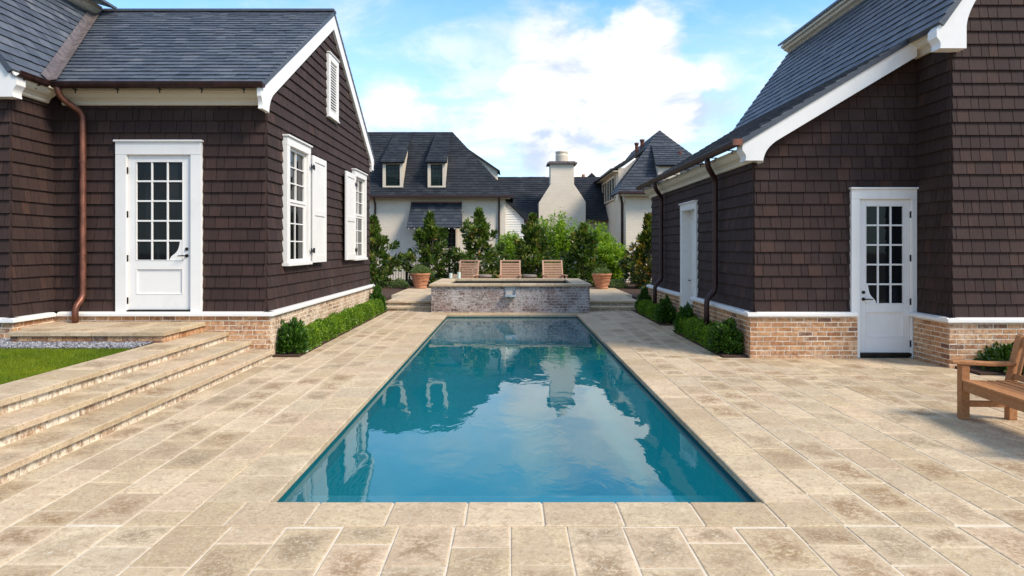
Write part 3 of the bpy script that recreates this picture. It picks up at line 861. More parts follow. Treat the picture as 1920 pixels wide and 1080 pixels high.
def door(house, O, U, N, F, S, hinge, zbase, n_frame=.075, cap=True, frame_to_base=None, threshold='bronze'):
    """F = (u0, u1, v0, v1) outer frame; S = slab; hinge -1/+1 = hinge side in u"""
    fr = facade(O, U, N)
    u0, u1, v0, v1 = F; s0, s1, t0, t1 = S
    fr.box(u0, s0, v0, v1 - (v1 - t1), -.03, n_frame); fr.box(s1, u1, v0, v1 - (v1 - t1), -.03, n_frame)
    fr.box(u0 - .0, u1 + .0, t1, v1, -.03, n_frame + .003)
    fr.box(u0 - .02, u1 + .02, v1, v1 + .03, -.03, n_frame + .035)
    # stop bead inside the frame
    fr.box(s0, s0 + .012, t0, t1, -.01, .05); fr.box(s1 - .012, s1, t0, t1, -.01, .05); fr.box(s0 + .012, s1 - .012, t1 - .012, t1, -.01, .05)
    d = facade(O, U, N)
    W = s1 - s0; H = t1 - t0
    st = .125 * W / .95
    a0, a1 = s0 + .014, s1 - .014
    b0 = t0 + .03
    g0, g1 = s0 + st, s1 - st                       # glass
    gv1 = t1 - .105; gv0 = t0 + H * .325
    p1 = gv0 - .125; p0 = t0 + H * .108
    NB, NF = -.02, .03
    d.box(a0, g0, b0, t1 - .014, NB, NF); d.box(g1, a1, b0, t1 - .014, NB, NF)
    d.box(g0, g1, gv1, t1 - .014, NB, NF); d.box(g0, g1, p1, gv0, NB, NF); d.box(g0, g1, b0, p0, NB, NF)
    d.box(g0, g1, p0, p1, NB, .012)
    # raised bead round the panel
    q = .018
    d.box(g0, g1, p1 - q, p1, .012, NF + .004); d.box(g0, g1, p0, p0 + q, .012, NF + .004)
    d.box(g0, g0 + q, p0 + q, p1 - q, .012, NF + .004); d.box(g1 - q, g1, p0 + q, p1 - q, .012, NF + .004)
    # glazing bars, three by five
    cw = (g1 - g0) / 3; rh = (gv1 - gv0) / 5; m = .014
    for i in (1, 2): d.box(g0 + cw * i - m, g0 + cw * i + m, gv0, gv1, NB, NF - .003)
    for j in (1, 2, 3, 4):
        for i in range(3):
            x0 = g0 + cw * i + (m if i else 0); x1 = g0 + cw * (i + 1) - (m if i < 2 else 0)
            d.box(x0, x1, gv0 + rh * j - m, gv0 + rh * j + m, NB, NF - .004)
    for (x0, x1, y0, y1) in ((g0, g1, gv0, gv0 + .012), (g0, g1, gv1 - .012, gv1), (g0, g0 + .012, gv0, gv1), (g1 - .012, g1, gv0, gv1)):
        d.box(x0, x1, y0, y1, NB, NF + .006)
    # ogee-shaped block in the bottom pane on the lock side
    lock = -hinge
    ue = g1 if lock > 0 else g0
    pts = [(0, 0), (cw - m - .012, 0)]
    for fu, fv in ((.95, .10), (.86, .20), (.74, .28), (.62, .34), (.50, .42), (.40, .52), (.33, .64), (.28, .78), (.25, .90)): pts.append((fu * (cw - m - .012), fv * rh))
    pts += [(.24 * (cw - m), rh * .98), (0, rh * .98)]
    poly = [(ue - lock * a, gv0 + b_) for a, b_ in pts]
    d.prism(ccw(poly), NB, NF - .002)
    ds = d.build('door', 'white', house, bevel=.003)
    fr.build('door_frame', 'white', ds, bevel=.005)
    g = facade(O, U, N); g.box(g0 - .01, g1 + .01, gv0 - .01, gv1 + .01, -.015, .006)
    g.build('pane', 'glass', ds)
    hd = facade(O, U, N)
    ul = (s1 - .075) if lock > 0 else (s0 + .075)
    zl = gv0 + .08
    hd.tube([(ul, zl, .03), (ul, zl, .042)], .028, 16); hd.tube([(ul, zl, .042), (ul, zl, .085)], .010)
    hd.tube([(ul, zl, .085), (ul - lock * .05, zl + .002, .088), (ul - lock * .13, zl - .004, .085)], [.010, .010, .008])
    hd.build('handle', 'bronze', ds, smooth=False)
    lk = facade(O, U, N); lk.tube([(ul, zl + .11, .03), (ul, zl + .11, .045)], .027, 16); lk.tube([(ul, zl + .11, .045), (ul, zl + .11, .055)], .014, 12)
    lk.build('lock', 'bronze', ds)
    uh = s0 + .004 if hinge < 0 else s1 - .004
    for f in (.07, .34, .62, .90):
        hb = facade(O, U, N); zz = t0 + H * f
        hb.tube([(uh, zz - .055, .052), (uh, zz + .055, .052)], .010, 8)
        hb.box(uh - .016, uh + .016, zz - .05, zz + .05, .045, .052)
        hb.build('hinge', 'bronze', ds)
    th = facade(O, U, N); th.box(s0 - .02, s1 + .02, t0 - .03, t0 + .026, -.02, .07)
    th.build('threshold', threshold, ds)
    return ds

def window(house, O, U, N, F, rows=(3, 3), cols=2, n_frame=.105, casing=.15, open_sash=False):
    u0, u1, v0, v1 = F
    fr = facade(O, U, N)
    c = casing
    fr.box(u0, u0 + c, v0 + .06, v1 - c, -.03, n_frame); fr.box(u1 - c, u1, v0 + .06, v1 - c, -.03, n_frame)
    fr.box(u0, u1, v1 - c, v1, -.03, n_frame + .003); fr.box(u0 - .02, u1 + .02, v1, v1 + .03, -.03, n_frame + .035)
    fr.box(u0 - .02, u1 + .02, v0, v0 + .06, -.03, n_frame + .03)
    f = fr.build('window', 'white', house, bevel=.005)
    a0, a1, b0, b1 = u0 + c, u1 - c, v0 + .06, v1 - c
    mid = (b0 + b1) / 2 + .05
    s = facade(O, U, N)
    for (w0, w1, nn) in ((b0, mid, .026), (mid, b1, .042)):
        k = .055
        s.box(a0, a0 + k, w0, w1, -.01, nn); s.box(a1 - k, a1, w0, w1, -.01, nn)
        s.box(a0 + k, a1 - k, w0, w0 + k, -.01, nn + .002); s.box(a0 + k, a1 - k, w1 - k, w1, -.01, nn + .002)
        cw = (a1 - a0 - 2 * k) / cols; rh = (w1 - w0 - 2 * k) / rows[0]
        for i in range(1, cols): s.box(a0 + k + cw * i - .011, a0 + k + cw * i + .011, w0 + k, w1 - k, -.01, nn - .004)
        for j in range(1, rows[0]): s.box(a0 + k, a1 - k, w0 + k + rh * j - .011, w0 + k + rh * j + .011, -.01, nn - .006)
    s.build('sash', 'white', f, bevel=.003)
    g = facade(O, U, N); g.box(a0 + .01, a1 - .01, b0 + .01, b1 - .01, -.008, .004)
    g.build('pane', 'glass', f)
    return f
def shutter(house, O, U, N, u0, u1, v0, v1, hinge_u):
    b = facade(O, U, N)
    n0, n1 = .095, .14; k = .11; vm = v0 + (v1 - v0) * .47
    b.box(u0, u0 + k, v0, v1, n0, n1); b.box(u1 - k, u1, v0, v1, n0, n1)
    for a, c in ((v0, v0 + .14), (vm - .06, vm + .06), (v1 - .12, v1)): b.box(u0 + k, u1 - k, a, c, n0, n1)
    b.box(u0 + k, u1 - k, v0 + .14, vm - .06, n0 + .005, n1 - .016); b.box(u0 + k, u1 - k, vm + .06, v1 - .12, n0 + .005, n1 - .016)
    s = b.build('shutter', 'white', house, bevel=.005)
    for z in (v0 + .24, v1 - .24):
        h = facade(O, U, N)
        h.box(hinge_u - .10, hinge_u + .10, z - .016, z + .016, n1, n1 + .010)
        h.prism(ccw([(hinge_u - .13, z - .05), (hinge_u - .10, z - .05), (hinge_u - .04, z), (hinge_u - .10, z + .05), (hinge_u - .13, z + .05)]), n1 - .004, n1 + .007)
        h.prism(ccw([(hinge_u + .13, z - .05), (hinge_u + .10, z - .05), (hinge_u + .04, z), (hinge_u + .10, z + .05), (hinge_u + .13, z + .05)]), n1 - .004, n1 + .007)
        h.tube([(hinge_u, z - .05, n1 + .012), (hinge_u, z + .05, n1 + .012)], .013, 8)
        h.build('hinge', 'iron', s)
    return s
def slate_roof(house, O, U, V, outline, mat='slate', e=.20, w=(.18, .34), v1=None, th=.05, name='roof'):
    U, V = Vector(U).normalized(), Vector(V).normalized()
    N = U.cross(V)
    if N.z < 0: N = -N
    b = MB(O, U, V, N)
    ol = ccw(outline)
    b.prism(ol, -th - .06, -.001, .05)
    v0 = min(p[1] for p in ol)
    b.tiles(ol, v0 - .03, max(p[1] for p in ol), e, w, .024, .003, .007, lap=.012, jit=.006, rough=.003)
    return b.build(name, mat, house)
def extrude_profile(name, mat, house, prof, P0, P1, out, bevel=0):
    """profile (o, z) - o measured along 'out' - swept from P0 to P1 (both at o = 0)"""
    P0, P1, out = Vector(P0), Vector(P1), Vector(out)
    b = MB()
    k = len(prof)
    pts = [tuple(P0 + out * o + Vector((0, 0, z))) for o, z in prof] + [tuple(P1 + out * o + Vector((0, 0, z))) for o, z in prof]
    b.mesh(pts, [tuple(range(k)), tuple(range(2 * k - 1, k - 1, -1))] + [(i, k + i, k + (i + 1) % k, (i + 1) % k) for i in range(k)])
    return b.build(name, mat, house, bevel=bevel)
CROWN = [(0, 0), (.035, 0), (.05, .02), (.05, .05), (.085, .085), (.13, .11), (.165, .15), (.18, .19), (.21, .20), (.21, .235), (0, .235)]
def crown(house, P0, P1, out, sc=1.0, mat='offwhite'):
    return extrude_profile('cornice', mat, house, [(o * sc, z * sc) for o, z in CROWN], P0, P1, out)
def gutter(house, P0, P1, out, r=.075, mat='copper_dark', brackets=6):
    prof = [(r * math.cos(a), r * math.sin(a)) for a in np.linspace(math.pi, 2 * math.pi, 11)]
    prof += [(r + .012, .0), (r + .012, .016), (r - .004, .016), (r - .010, -.0)] + [((r - .010) * math.cos(a), (r - .010) * math.sin(a)) for a in np.linspace(2 * math.pi, math.pi, 9)][1:]
    g = extrude_profile('gutter', mat, house, prof, P0, P1, out)
    P0, P1, out = Vector(P0), Vector(P1), Vector(out)
    for i in range(brackets):
        b = MB(); p = P0.lerp(P1, (i + .5) / brackets) + Vector((0, 0, -r))
        b.bar(p - out * .09 + Vector((0, 0, -.012)), p + out * .02 + Vector((0, 0, -.012)), .022, .014)
        b.bar(p - out * .05 + Vector((0, 0, -.07)), p - out * .05 + Vector((0, 0, 0)), .02, .012)
        b.build('gutter_bracket', 'iron', g)
    return g
def downspout(house, pts, mat='copper_dark', r=.047, straps=()):
    b = MB()
    # round the corners
    P = [Vector(p) for p in pts]; out = [P[0]]
    for i in range(1, len(P) - 1):
        a, c = (P[i - 1] - P[i]), (P[i + 1] - P[i])
        l = min(.09, a.length * .45, c.length * .45)
        q0, q2 = P[i] + a.normalized() * l, P[i] + c.normalized() * l
        for t in (0, .25, .5, .75, 1): out.append(q0.lerp(P[i], t).lerp(P[i].lerp(q2, t), t))
    out.append(P[-1])
    b.tube(out, r, 14)
    o = b.build('downspout', mat, house, smooth=True)
    for p in straps:
        s = MB(); p = Vector(p); s.tube([p - Vector((0, 0, .018)), p + Vector((0, 0, .018))], r + .006, 14)
        s.build('strap', mat, o)
    return o
def rake_board(house, O, U, N, e, t, vt, drop, wback, n0, n1, curve=True, mat='white'):
    """e = eave point (u, z) on the roof underside, t = top point; drop = tail length below e; wback = tail width"""
    sgn = 1 if t[0] > e[0] else -1
    sl = (t[1] - e[1]) / abs(t[0] - e[0])
    poly = [(e[0], e[1]), (t[0], t[1]), (t[0], t[1] - vt)]
    # lower edge down to the start of the curve
    ub = e[0] + sgn * wback
    zc = e[1] + sl * wback - vt
    rr = .28
    us = ub + sgn * rr
    zs = e[1] + sl * (wback + rr) - vt
    ze = e[1] - drop
    zl = min(zc - .22, zs - .3)
    for s in np.linspace(0, 1, 9):
        # quadratic bezier us,zs -> (ub, zc+.03) -> ub, zl
        x = (1 - s) ** 2 * us + 2 * s * (1 - s) * (ub + sgn * .01) + s * s * ub
        z = (1 - s) ** 2 * zs + 2 * s * (1 - s) * (zc + .02) + s * s * zl
        poly.append((x, z))
    poly.append((ub, ze)); poly.append((e[0] + sgn * .05, ze))
    # small ogee at the tail end
    for s in np.linspace(0, 1, 6):
        poly.append((e[0] + sgn * (.05 - .05 * s + .03 * math.sin(math.pi * s)), ze + drop * .6 * s))
    b = facade(O, U, N)
    # triangulate safely through bmesh by building as ngon
    b.prism(ccw(poly), n0, n1)
    return b.build('rake_board', mat, house)

# ------------------------------------------------------------------ LEFT HOUSE
XN, YN, XP = (-1, 0, 0), (0, -1, 0), (1, 0, 0)
LH = empty('shingle_house', 'brown shingle house on the left with white gable windows and an open shutter each', 'house', (-6.5, 15, 0))
LXG, LYF, LYB = -4.02, 11.25, 19.4
LE, LS = 4.42, .60
RYM = (10.85 + 19.7) / 2
RZ = LE + LS * (RYM - 10.85)
gable = [(LYF, .75), (LYB, .75), (LYB, 4.50), (RYM, RZ - .12), (LYF, 4.50)]
win1 = (12.0, 13.4, 1.47, 3.76); win2 = (17.2, 18.6, 1.47, 3.76); vent = (14.86, 15.70, 4.68, 6.05)
inh = lambda w, k=.06: (w[0] + k, w[1] - k, w[2] + k, w[3] - k)
shingle_wall(LH, (LXG, 0, 0), (0, 1, 0), XP, gable, [inh(win1), inh(win2), inh(vent)])
dF = (-6.47, -5.06, .748, 3.53); dS = (-6.29, -5.24, .748, 3.32)
shingle_wall(LH, (0, LYF, 0), (1, 0, 0), YN, [(-7.53, .75), (LXG, .75), (LXG, 4.4), (-7.53, 4.4)], [inh(dF)])
shingle_wall(LH, (-7.53, 0, 0), (0, 1, 0), XP, [(10.29, .75), (LYF, .75), (LYF, 4.4), (10.29, 4.4)])
shingle_wall(LH, (0, 10.29, 0), (1, 0, 0), YN, [(-14, .75), (-7.53, .75), (-7.53, 4.45), (-9.27, 6.85), (-14, 6.85)])
# back of the house, never seen, closes the volume
b = MB(); b.box(-14, -4.3, 11.5, 19.2, 0, 4.3); b.box(-14, -7.8, 10.55, 11.5, 0, 4.3)
b.build('house_core', 'shingle', LH)
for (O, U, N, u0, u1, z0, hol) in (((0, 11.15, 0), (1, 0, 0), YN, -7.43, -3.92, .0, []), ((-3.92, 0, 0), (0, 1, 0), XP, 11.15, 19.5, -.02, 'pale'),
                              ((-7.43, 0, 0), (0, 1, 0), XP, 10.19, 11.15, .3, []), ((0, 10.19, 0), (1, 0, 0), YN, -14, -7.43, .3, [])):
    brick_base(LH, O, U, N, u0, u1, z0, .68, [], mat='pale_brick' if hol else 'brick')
trim_band(LH, (0, 11.25, 0), (1, 0, 0), YN, -7.53 + .154, LXG + .154)
trim_band(LH, (LXG, 0, 0), (0, 1, 0), XP, LYF - .154, LYB + .1)
trim_band(LH, (-7.53, 0, 0), (0, 1, 0), XP, 10.29 - .154, 11.25 - .156)
trim_band(LH, (0, 10.29, 0), (1, 0, 0), YN, -14, -7.53 + .154)
# corner boards are woven shingles: only a thin return
c_, s_ = math.cos(math.atan(LS)), math.sin(math.atan(LS))
SL = (RYM - 10.85) / c_
slate_roof(LH, (0, 10.85, LE), (1, 0, 0), (0, c_, s_), [(-3.93, 0), (-7.35, 0), (-9.27, SL), (-3.93, SL)], th=.01)
slate_roof(LH, (0, 19.70, LE), (1, 0, 0), (0, -c_, s_), [(-3.93, 0), (-12, 0), (-12, SL), (-3.93, SL)], th=.01)
W2 = 1.384
c2, s2 = math.cos(math.atan(W2)), math.sin(math.atan(W2))
SL2 = 1.92 / c2
slate_roof(LH, (-7.35, 0, LE), (0, 1, 0), (-c2, 0, s2), [(10.05, 0), (10.85, 0), (15.28, SL2), (10.05, SL2)], th=.01)
b = MB(); b.bar((-3.92, RYM, RZ + .01), (-9.3, RYM, RZ + .01), .22, .05); b.build('ridge_cap', 'slate', LH)
# copper valley
b = MB()
p0, p1 = Vector((-7.33, 10.82, LE + .022)), Vector((-9.25, 15.25, RZ + .022))
nA, nB = Vector((0, -s_, c_)), Vector((s2, 0, c2))
dv = (p1 - p0).normalized()
sA = dv.cross(nA).normalized() * .13; sB = dv.cross(nB).normalized() * .13
if sA.x < 0: sA = -sA
if sB.x > 0: sB = -sB
lift = (nA + nB).normalized() * .012
b.face([tuple(p0 + lift), tuple(p0 + sA + nA * .012), tuple(p1 + sA + nA * .012), tuple(p1 + lift)])
b.face([tuple(p0 + lift), tuple(p1 + lift), tuple(p1 + sB + nB * .012), tuple(p0 + sB + nB * .012)])
b.tube([p0 + lift, p1 + lift], .018, 6)
MAT['lead'] = mat_metal('valley_flashing', (.16, .125, .115), .5, .3)
b.build('valley_flashing', 'lead', LH)
crown(LH, (-7.34, 11.22, 4.13), (-3.96, 11.22, 4.13), YN)
crown(LH, (-7.50, 10.12, 4.13), (-7.50, 11.04, 4.13), XP)
gutter(LH, (-7.25, 10.80, LE - .02), (-3.90, 10.80, LE - .02), YN, brackets=5)
gutter(LH, (-7.30, 10.07, LE - .02), (-7.30, 10.74, LE - .02), XP, brackets=2)
crown(LH, (-14, 19.35, 4.13), (-3.96, 19.35, 4.13), (0, 1, 0))
rake_board(LH, (LXG, 0, 0), (0, 1, 0), XP, (10.80, 4.33), (RYM, 4.33 + LS * (RYM - 10.80)), .33, .32, .36, .01, .078)
rake_board(LH, (LXG, 0, 0), (0, 1, 0), XP, (19.73, 4.33), (RYM, 4.33 + LS * (19.73 - RYM)), .33, .32, .30, .01, .078)
rake_board(LH, (0, 10.29, 0), (1, 0, 0), YN, (-7.30, 4.33), (-9.6, 4.33 + W2 * 2.3), .40, .30, .44, .01, .20)
# higher roof storey with its cornice behind the valley
b = MB(); b.box(-14, -9.24, 10.4, 15.0, 6.4, 7.0); b.build('upper_wall', 'shingle', LH)
crown(LH, (-9.24, 10.2, 6.78), (-9.24, 15.0, 6.78), XP, 1.3)
b = MB((0, 0, 0), (1, 0, 0), (0, 0, 1), (0, 1, 0))
b.prism(ccw([(-8.70, 7.06), (-8.70, 7.11), (-14, 8.65), (-14, 8.60)]), 10.0, 15.1); b.build('upper_roof', 'slate', LH)
window(LH, (LXG, 0, 0), (0, 1, 0), XP, win1)
window(LH, (LXG, 0, 0), (0, 1, 0), XP, win2)
shutter(LH, (LXG, 0, 0), (0, 1, 0), XP, 13.46, 14.42, 1.50, 3.62, 13.42)
shutter(LH, (LXG, 0, 0), (0, 1, 0), XP, 16.18, 17.14, 1.50, 3.62, 17.18)
# louvred gable vent
f = facade((LXG, 0, 0), (0, 1, 0), XP)
u0, u1, v0, v1 = vent; k = .14
f.box(u0, u0 + k, v0, v1, -.02, .075); f.box(u1 - k, u1, v0, v1, -.02, .075); f.box(u0 + k, u1 - k, v0, v0 + k, -.02, .077); f.box(u0 + k, u1 - k, v1 - k, v1, -.02, .077)
f.box(u0 - .015, u1 + .015, v1, v1 + .025, -.02, .10); f.box(u0 - .015, u1 + .015, v0 - .03, v0, -.02, .10)
fo = f.build('gable_vent', 'white', LH, bevel=.004)
f = facade((LXG, 0, 0), (0, 1, 0), XP)
z = v0 + k + .02
while z < v1 - k - .03:
    a0, a1 = u0 + k, u1 - k
    f.hexa([(a0, z, .058), (a1, z, .058), (a1, z + .026, .064), (a0, z + .026, .064), (a0, z + .045, -.0), (a1, z + .045, -.0), (a1, z + .057, -.0), (a0, z + .057, -.0)])
    z += .062
f.build('louvre', 'white', fo)
f = facade((LXG, 0, 0), (0, 1, 0), XP); f.box(u0 + k, u1 - k, v0 + k, v1 - k, -.01, .0015); f.build('vent_backing', 'iron', fo)
door(LH, (0, LYF, 0), (1, 0, 0), YN, dF, dS, -1, .748)
downspout(LH, [(-7.17, 10.80, 4.36), (-7.17, 10.86, 4.20), (-6.97, 11.13, 3.98), (-6.97, 11.13, .98), (-7.0, 10.98, .84), (-7.0, 10.98, .595)], 'copper', .05, [(-6.97, 11.13, 3.2), (-6.97, 11.13, 1.7)])

# ------------------------------------------------------------------ RIGHT HOUSE
RH = empty('shingle_house', 'brown shingle house on the right with a long low eave and one white glazed door', 'house', (7.5, 14, 0))
RXS, RYF, RYB = 4.0, 11.2, 19.25
shingle_wall(RH, (0, RYF, 0), (1, 0, 0), YN, [(RXS, .75), (6.66, .75), (6.66, 5.1), (6.32, 5.0), (RXS, 3.62)], [(5.60, 6.62, .5, 2.70)])
sdF = (14.5, 15.85, .03, 2.78)
for ol in ([(RYF, .75), (14.55, .75), (14.55, 3.5), (RYF, 3.5)], [(15.80, .75), (RYB, .75), (RYB, 3.5), (15.80, 3.5)], [(14.55, 2.72), (15.80, 2.72), (15.80, 3.5), (14.55, 3.5)]):
    b = facade((RXS, 0, 0), (0, 1, 0), XN)
shingle_wall(RH, (RXS, 0, 0), (0, 1, 0), XN, [(RYF, .75), (RYB, .75), (RYB, 3.5), (RYF, 3.5)], [(14.55, 15.80, 0, 2.72)], back=0)
b = facade((RXS, 0, 0), (0, 1, 0), XN)
b.box(RYF + .2, 14.55, .6, 3.5, -.2, 0); b.box(15.80, RYB, .6, 3.5, -.2, 0); b.box(14.55, 15.80, 2.72, 3.5, -.2, 0)
b.build('wall_backing', 'shingle', RH)
shingle_wall(RH, (6.66, 0, 0), (0, 1, 0), XN, [(10.3, .75), (RYF, .75), (RYF, 5.1), (10.3, 5.1)])
shingle_wall(RH, (0, 10.3, 0), (1, 0, 0), YN, [(6.66, .75), (12, .75), (12, 7.35), (7.97, 7.35), (6.66, 5.50)])
b = MB(); b.box(6.9, 12, 11.5, 19.1, 0, 5.1); b.box(6.9, 12, 10.55, 11.5, 0, 5.0); b.box(4.3, 6.9, 11.5, 19.1, 0, 3.4) if False else None
b.box(8.1, 12, 10.55, 19.1, 5.1, 7.4)
b.build('house_core', 'shingle', RH)  # unseen solid core, added so the house blocks the sun and shadows fully
RDF = (5.56, 6.63, .0, 2.75); RDS = (5.70, 6.545, .05, 2.59)
brick_base(RH, (0, 11.1, 0), (1, 0, 0), YN, 3.9, 6.56, -.02, .68, [(5.64, 6.60)])
brick_base(RH, (3.9, 0, 0), (0, 1, 0), XN, 11.1, 19.3, -.02, .68, [(14.62, 15.73)])
brick_base(RH, (6.56, 0, 0), (0, 1, 0), XN, 10.2, 11.1, -.02, .68)
brick_base(RH, (0, 10.2, 0), (1, 0, 0), YN, 6.56, 12, -.02, .68)
trim_band(RH, (0, RYF, 0), (1, 0, 0), YN, RXS - .154, 6.52, holes=[(5.64, 6.60)])
trim_band(RH, (RXS, 0, 0), (0, 1, 0), XN, RYF - .154, RYB + .1, holes=[(14.62, 15.73)])
trim_band(RH, (6.66, 0, 0), (0, 1, 0), XN, 10.3 - .154, 11.2 - .02)
trim_band(RH, (0, 10.3, 0), (1, 0, 0), YN, 6.66 - .154, 12)
KX, KZ, EX, EZ = 6.32, 5.104, 3.68, 3.52
c_, s_ = math.cos(math.atan(.6)), math.sin(math.atan(.6))
slate_roof(RH, (EX, 0, EZ), (0, 1, 0), (c_, 0, s_), [(10.88, 0), (19.4, 0), (19.4, 2.64 / c_), (10.88, 2.64 / c_)], th=.01)
c2, s2 = math.cos(math.atan(1.4)), math.sin(math.atan(1.4))
slate_roof(RH, (KX, 0, KZ), (0, 1, 0), (c2, 0, s2), [(10.04, 0), (19.4, 0), (19.4, 1.66 / c2), (10.04, 1.66 / c2)], th=.01)
crown(RH, (RXS - .03, 10.93, 3.19), (RXS - .03, 19.3, 3.19), XN)
gutter(RH, (3.645, 10.90, EZ - .02), (3.645, 19.42, EZ - .02), XN, brackets=9)
rake_board(RH, (0, RYF, 0), (1, 0, 0), YN, (3.71, 3.46), (6.50, 3.46 + .6 * 2.79), .28, .27, .33, .01, .29)
rake_board(RH, (0, 10.3, 0), (1, 0, 0), YN, (6.29, 5.02), (9.3, 5.02 + 1.4 * 3.01), .36, .28, .44, .01, .23)
crown(RH, (6.63, 10.10, 4.87), (6.63, 11.14, 4.87), XN)
extrude_profile('copper_cap', 'copper', RH, [(0, 0), (.10, 0), (.11, .03), (0, .16)], (6.40, 10.92, 5.02), (6.40, 11.14, 5.06), XN)
b = MB(); b.box(3.55, 3.70, 10.86, 10.90, 3.43, 3.53); b.build('gutter_end', 'copper', RH)
# upper cornice
b = MB(); b.box(7.98, 12, 10.6, 19.38, 6.8, 7.60); b.build('upper_wall', 'shingle', RH)
extrude_profile('upper_cornice', 'offwhite', RH, [(0, 0), (.03, 0), (.05, .03), (.05, .09), (.10, .13), (.17, .16), (.20, .21), (.26, .23), (.26, .29), (0, .29)], (7.96, 10.1, 7.24), (7.96, 19.44, 7.24), XN)
b = MB((0, 0, 0), (1, 0, 0), (0, 0, 1), (0, 1, 0))
b.prism(ccw([(7.64, 7.535), (7.64, 7.59), (12, 9.6), (12, 9.5)]), 10.0, 19.5); b.build('upper_roof', 'slate', RH)
rd = door(RH, (0, RYF, 0), (1, 0, 0), YN, RDF, RDS, 1, 0)
# recessed side door
f = facade((RXS, 0, 0), (0, 1, 0), XN)
u0, u1, v0, v1 = sdF
f.box(u0, u0 + .13, v0, v1 - .15, -.16, .06); f.box(u1 - .13, u1, v0, v1 - .15, -.16, .06); f.box(u0, u1, v1 - .15, v1, -.16, .063); f.box(u0 - .02, u1 + .02, v1, v1 + .03, -.1, .095)
d = facade((RXS, 0, 0), (0, 1, 0), XN)
a0, a1, b0, b1 = u0 + .13, u1 - .13, v0, v1 - .15
d.box(a0, a1, b0, b1, -.19, -.135)
for z0, z1 in ((b0 + .2, b0 + .9), (b0 + 1.05, b1 - .15)):
    d.box(a0 + .14, a1 - .14, z0, z0 + .025, -.135, -.120); d.box(a0 + .14, a1 - .14, z1 - .025, z1, -.135, -.120)
    d.box(a0 + .14, a0 + .165, z0 + .025, z1 - .025, -.135, -.120); d.box(a1 - .165, a1 - .14, z0 + .025, z1 - .025, -.135, -.120)
ds = d.build('side_door', 'white', RH, bevel=.003)
f.build('door_frame', 'white', ds, bevel=.005)
hd = facade((RXS, 0, 0), (0, 1, 0), XN); hd.tube([(a1 - .07, 1.05, -.135), (a1 - .07, 1.05, -.08), (a1 - .18, 1.05, -.078)], .011); hd.build('handle', 'bronze', ds)
for y in (12.9, 17.5):
    downspout(RH, [(3.645, y - .25, 3.44), (3.66, y - .25, 3.30), (3.87, y, 3.08), (3.87, y, .98), (3.70, y - .03, .82), (3.70, y - .03, .12)], 'copper_dark' if y > 15 else 'copper_dark', .052, [(3.87, y, 2.5), (3.87, y, 1.4)])

# ================================================================== BACKGROUND HOUSES
CH = empty('cream_house', 'cream painted brick house beyond the fence with steep slate roof, dormers and big chimney', 'house', (-4, 36, 0))
WY = 34.0
b = MB(); b.box(-14, -.25, WY, 41, -.1, 4.45); b.box(-.25, 8, 36.9, 43.5, -.1, 3.4); b.build('wall', 'cream', CH)
ez, ey, ry, rz = 4.33, 33.55, 37.6, 8.15
def roof_poly(house, P, name='roof', mat='slate_far', e=.21, w=(.22, .36)):
    """planar roof face from 3+ points: first edge is the eave (left to right seen from outside)"""
    P = [Vector(p) for p in P]
    U = (P[1] - P[0]).normalized()
    q = P[2] - P[1]
    V = (q - U * q.dot(U)).normalized()
    ol = [((p - P[0]).dot(U), (p - P[0]).dot(V)) for p in P]
    return slate_roof(house, tuple(P[0]), U, V, ol, mat, e, w, th=.01, name=name)
fl = .55                                   # bell-cast foot of the roof
roof_poly(CH, [(-14, ey, ez), (.15, ey, ez), (-.25, ey + fl, ez + .38), (-14, ey + fl, ez + .38)])
k = (rz - ez - .38) / (ry - ey - fl)
roof_poly(CH, [(-14, ey + fl, ez + .38), (-.25, ey + fl, ez + .38), (-3.2, ry, rz), (-14, ry, rz)])
roof_poly(CH, [(-.25, ey + fl, ez + .38), (-.25, 41.1, ez + .38), (-3.2, ry, rz)])
roof_poly(CH, [(.15, ey, ez), (.15, 41.6, ez), (-.25, 41.1, ez + .38), (-.25, ey + fl, ez + .38)])
roof_poly(CH, [(-.25, 41.1, ez + .38), (-14, 41.1, ez + .38), (-14, ry, rz), (-3.2, ry, rz)])
# long lower roof
roof_poly(CH, [(-2.0, 36.5, 3.28), (8, 36.5, 3.28), (8, 40.0, 5.92), (-2.0, 40.0, 5.92)])
roof_poly(CH, [(8, 43.6, 3.28), (-2.0, 43.6, 3.28), (-2.0, 40.0, 5.92), (8, 40.0, 5.92)])
b = MB(); b.bar((-14, WY - .50, ez - .02), (.16, WY - .50, ez - .02), .12, .11); b.bar((-.2, 36.45, 3.25), (8, 36.45, 3.25), .12, .10); b.build('gutter', 'copper_dark', CH)
# eave bed under the main roof
b = MB(); b.box(-14, .0, ey + .12, WY, ez - .12, ez - .05); b.build('soffit', 'cream_trim', CH)
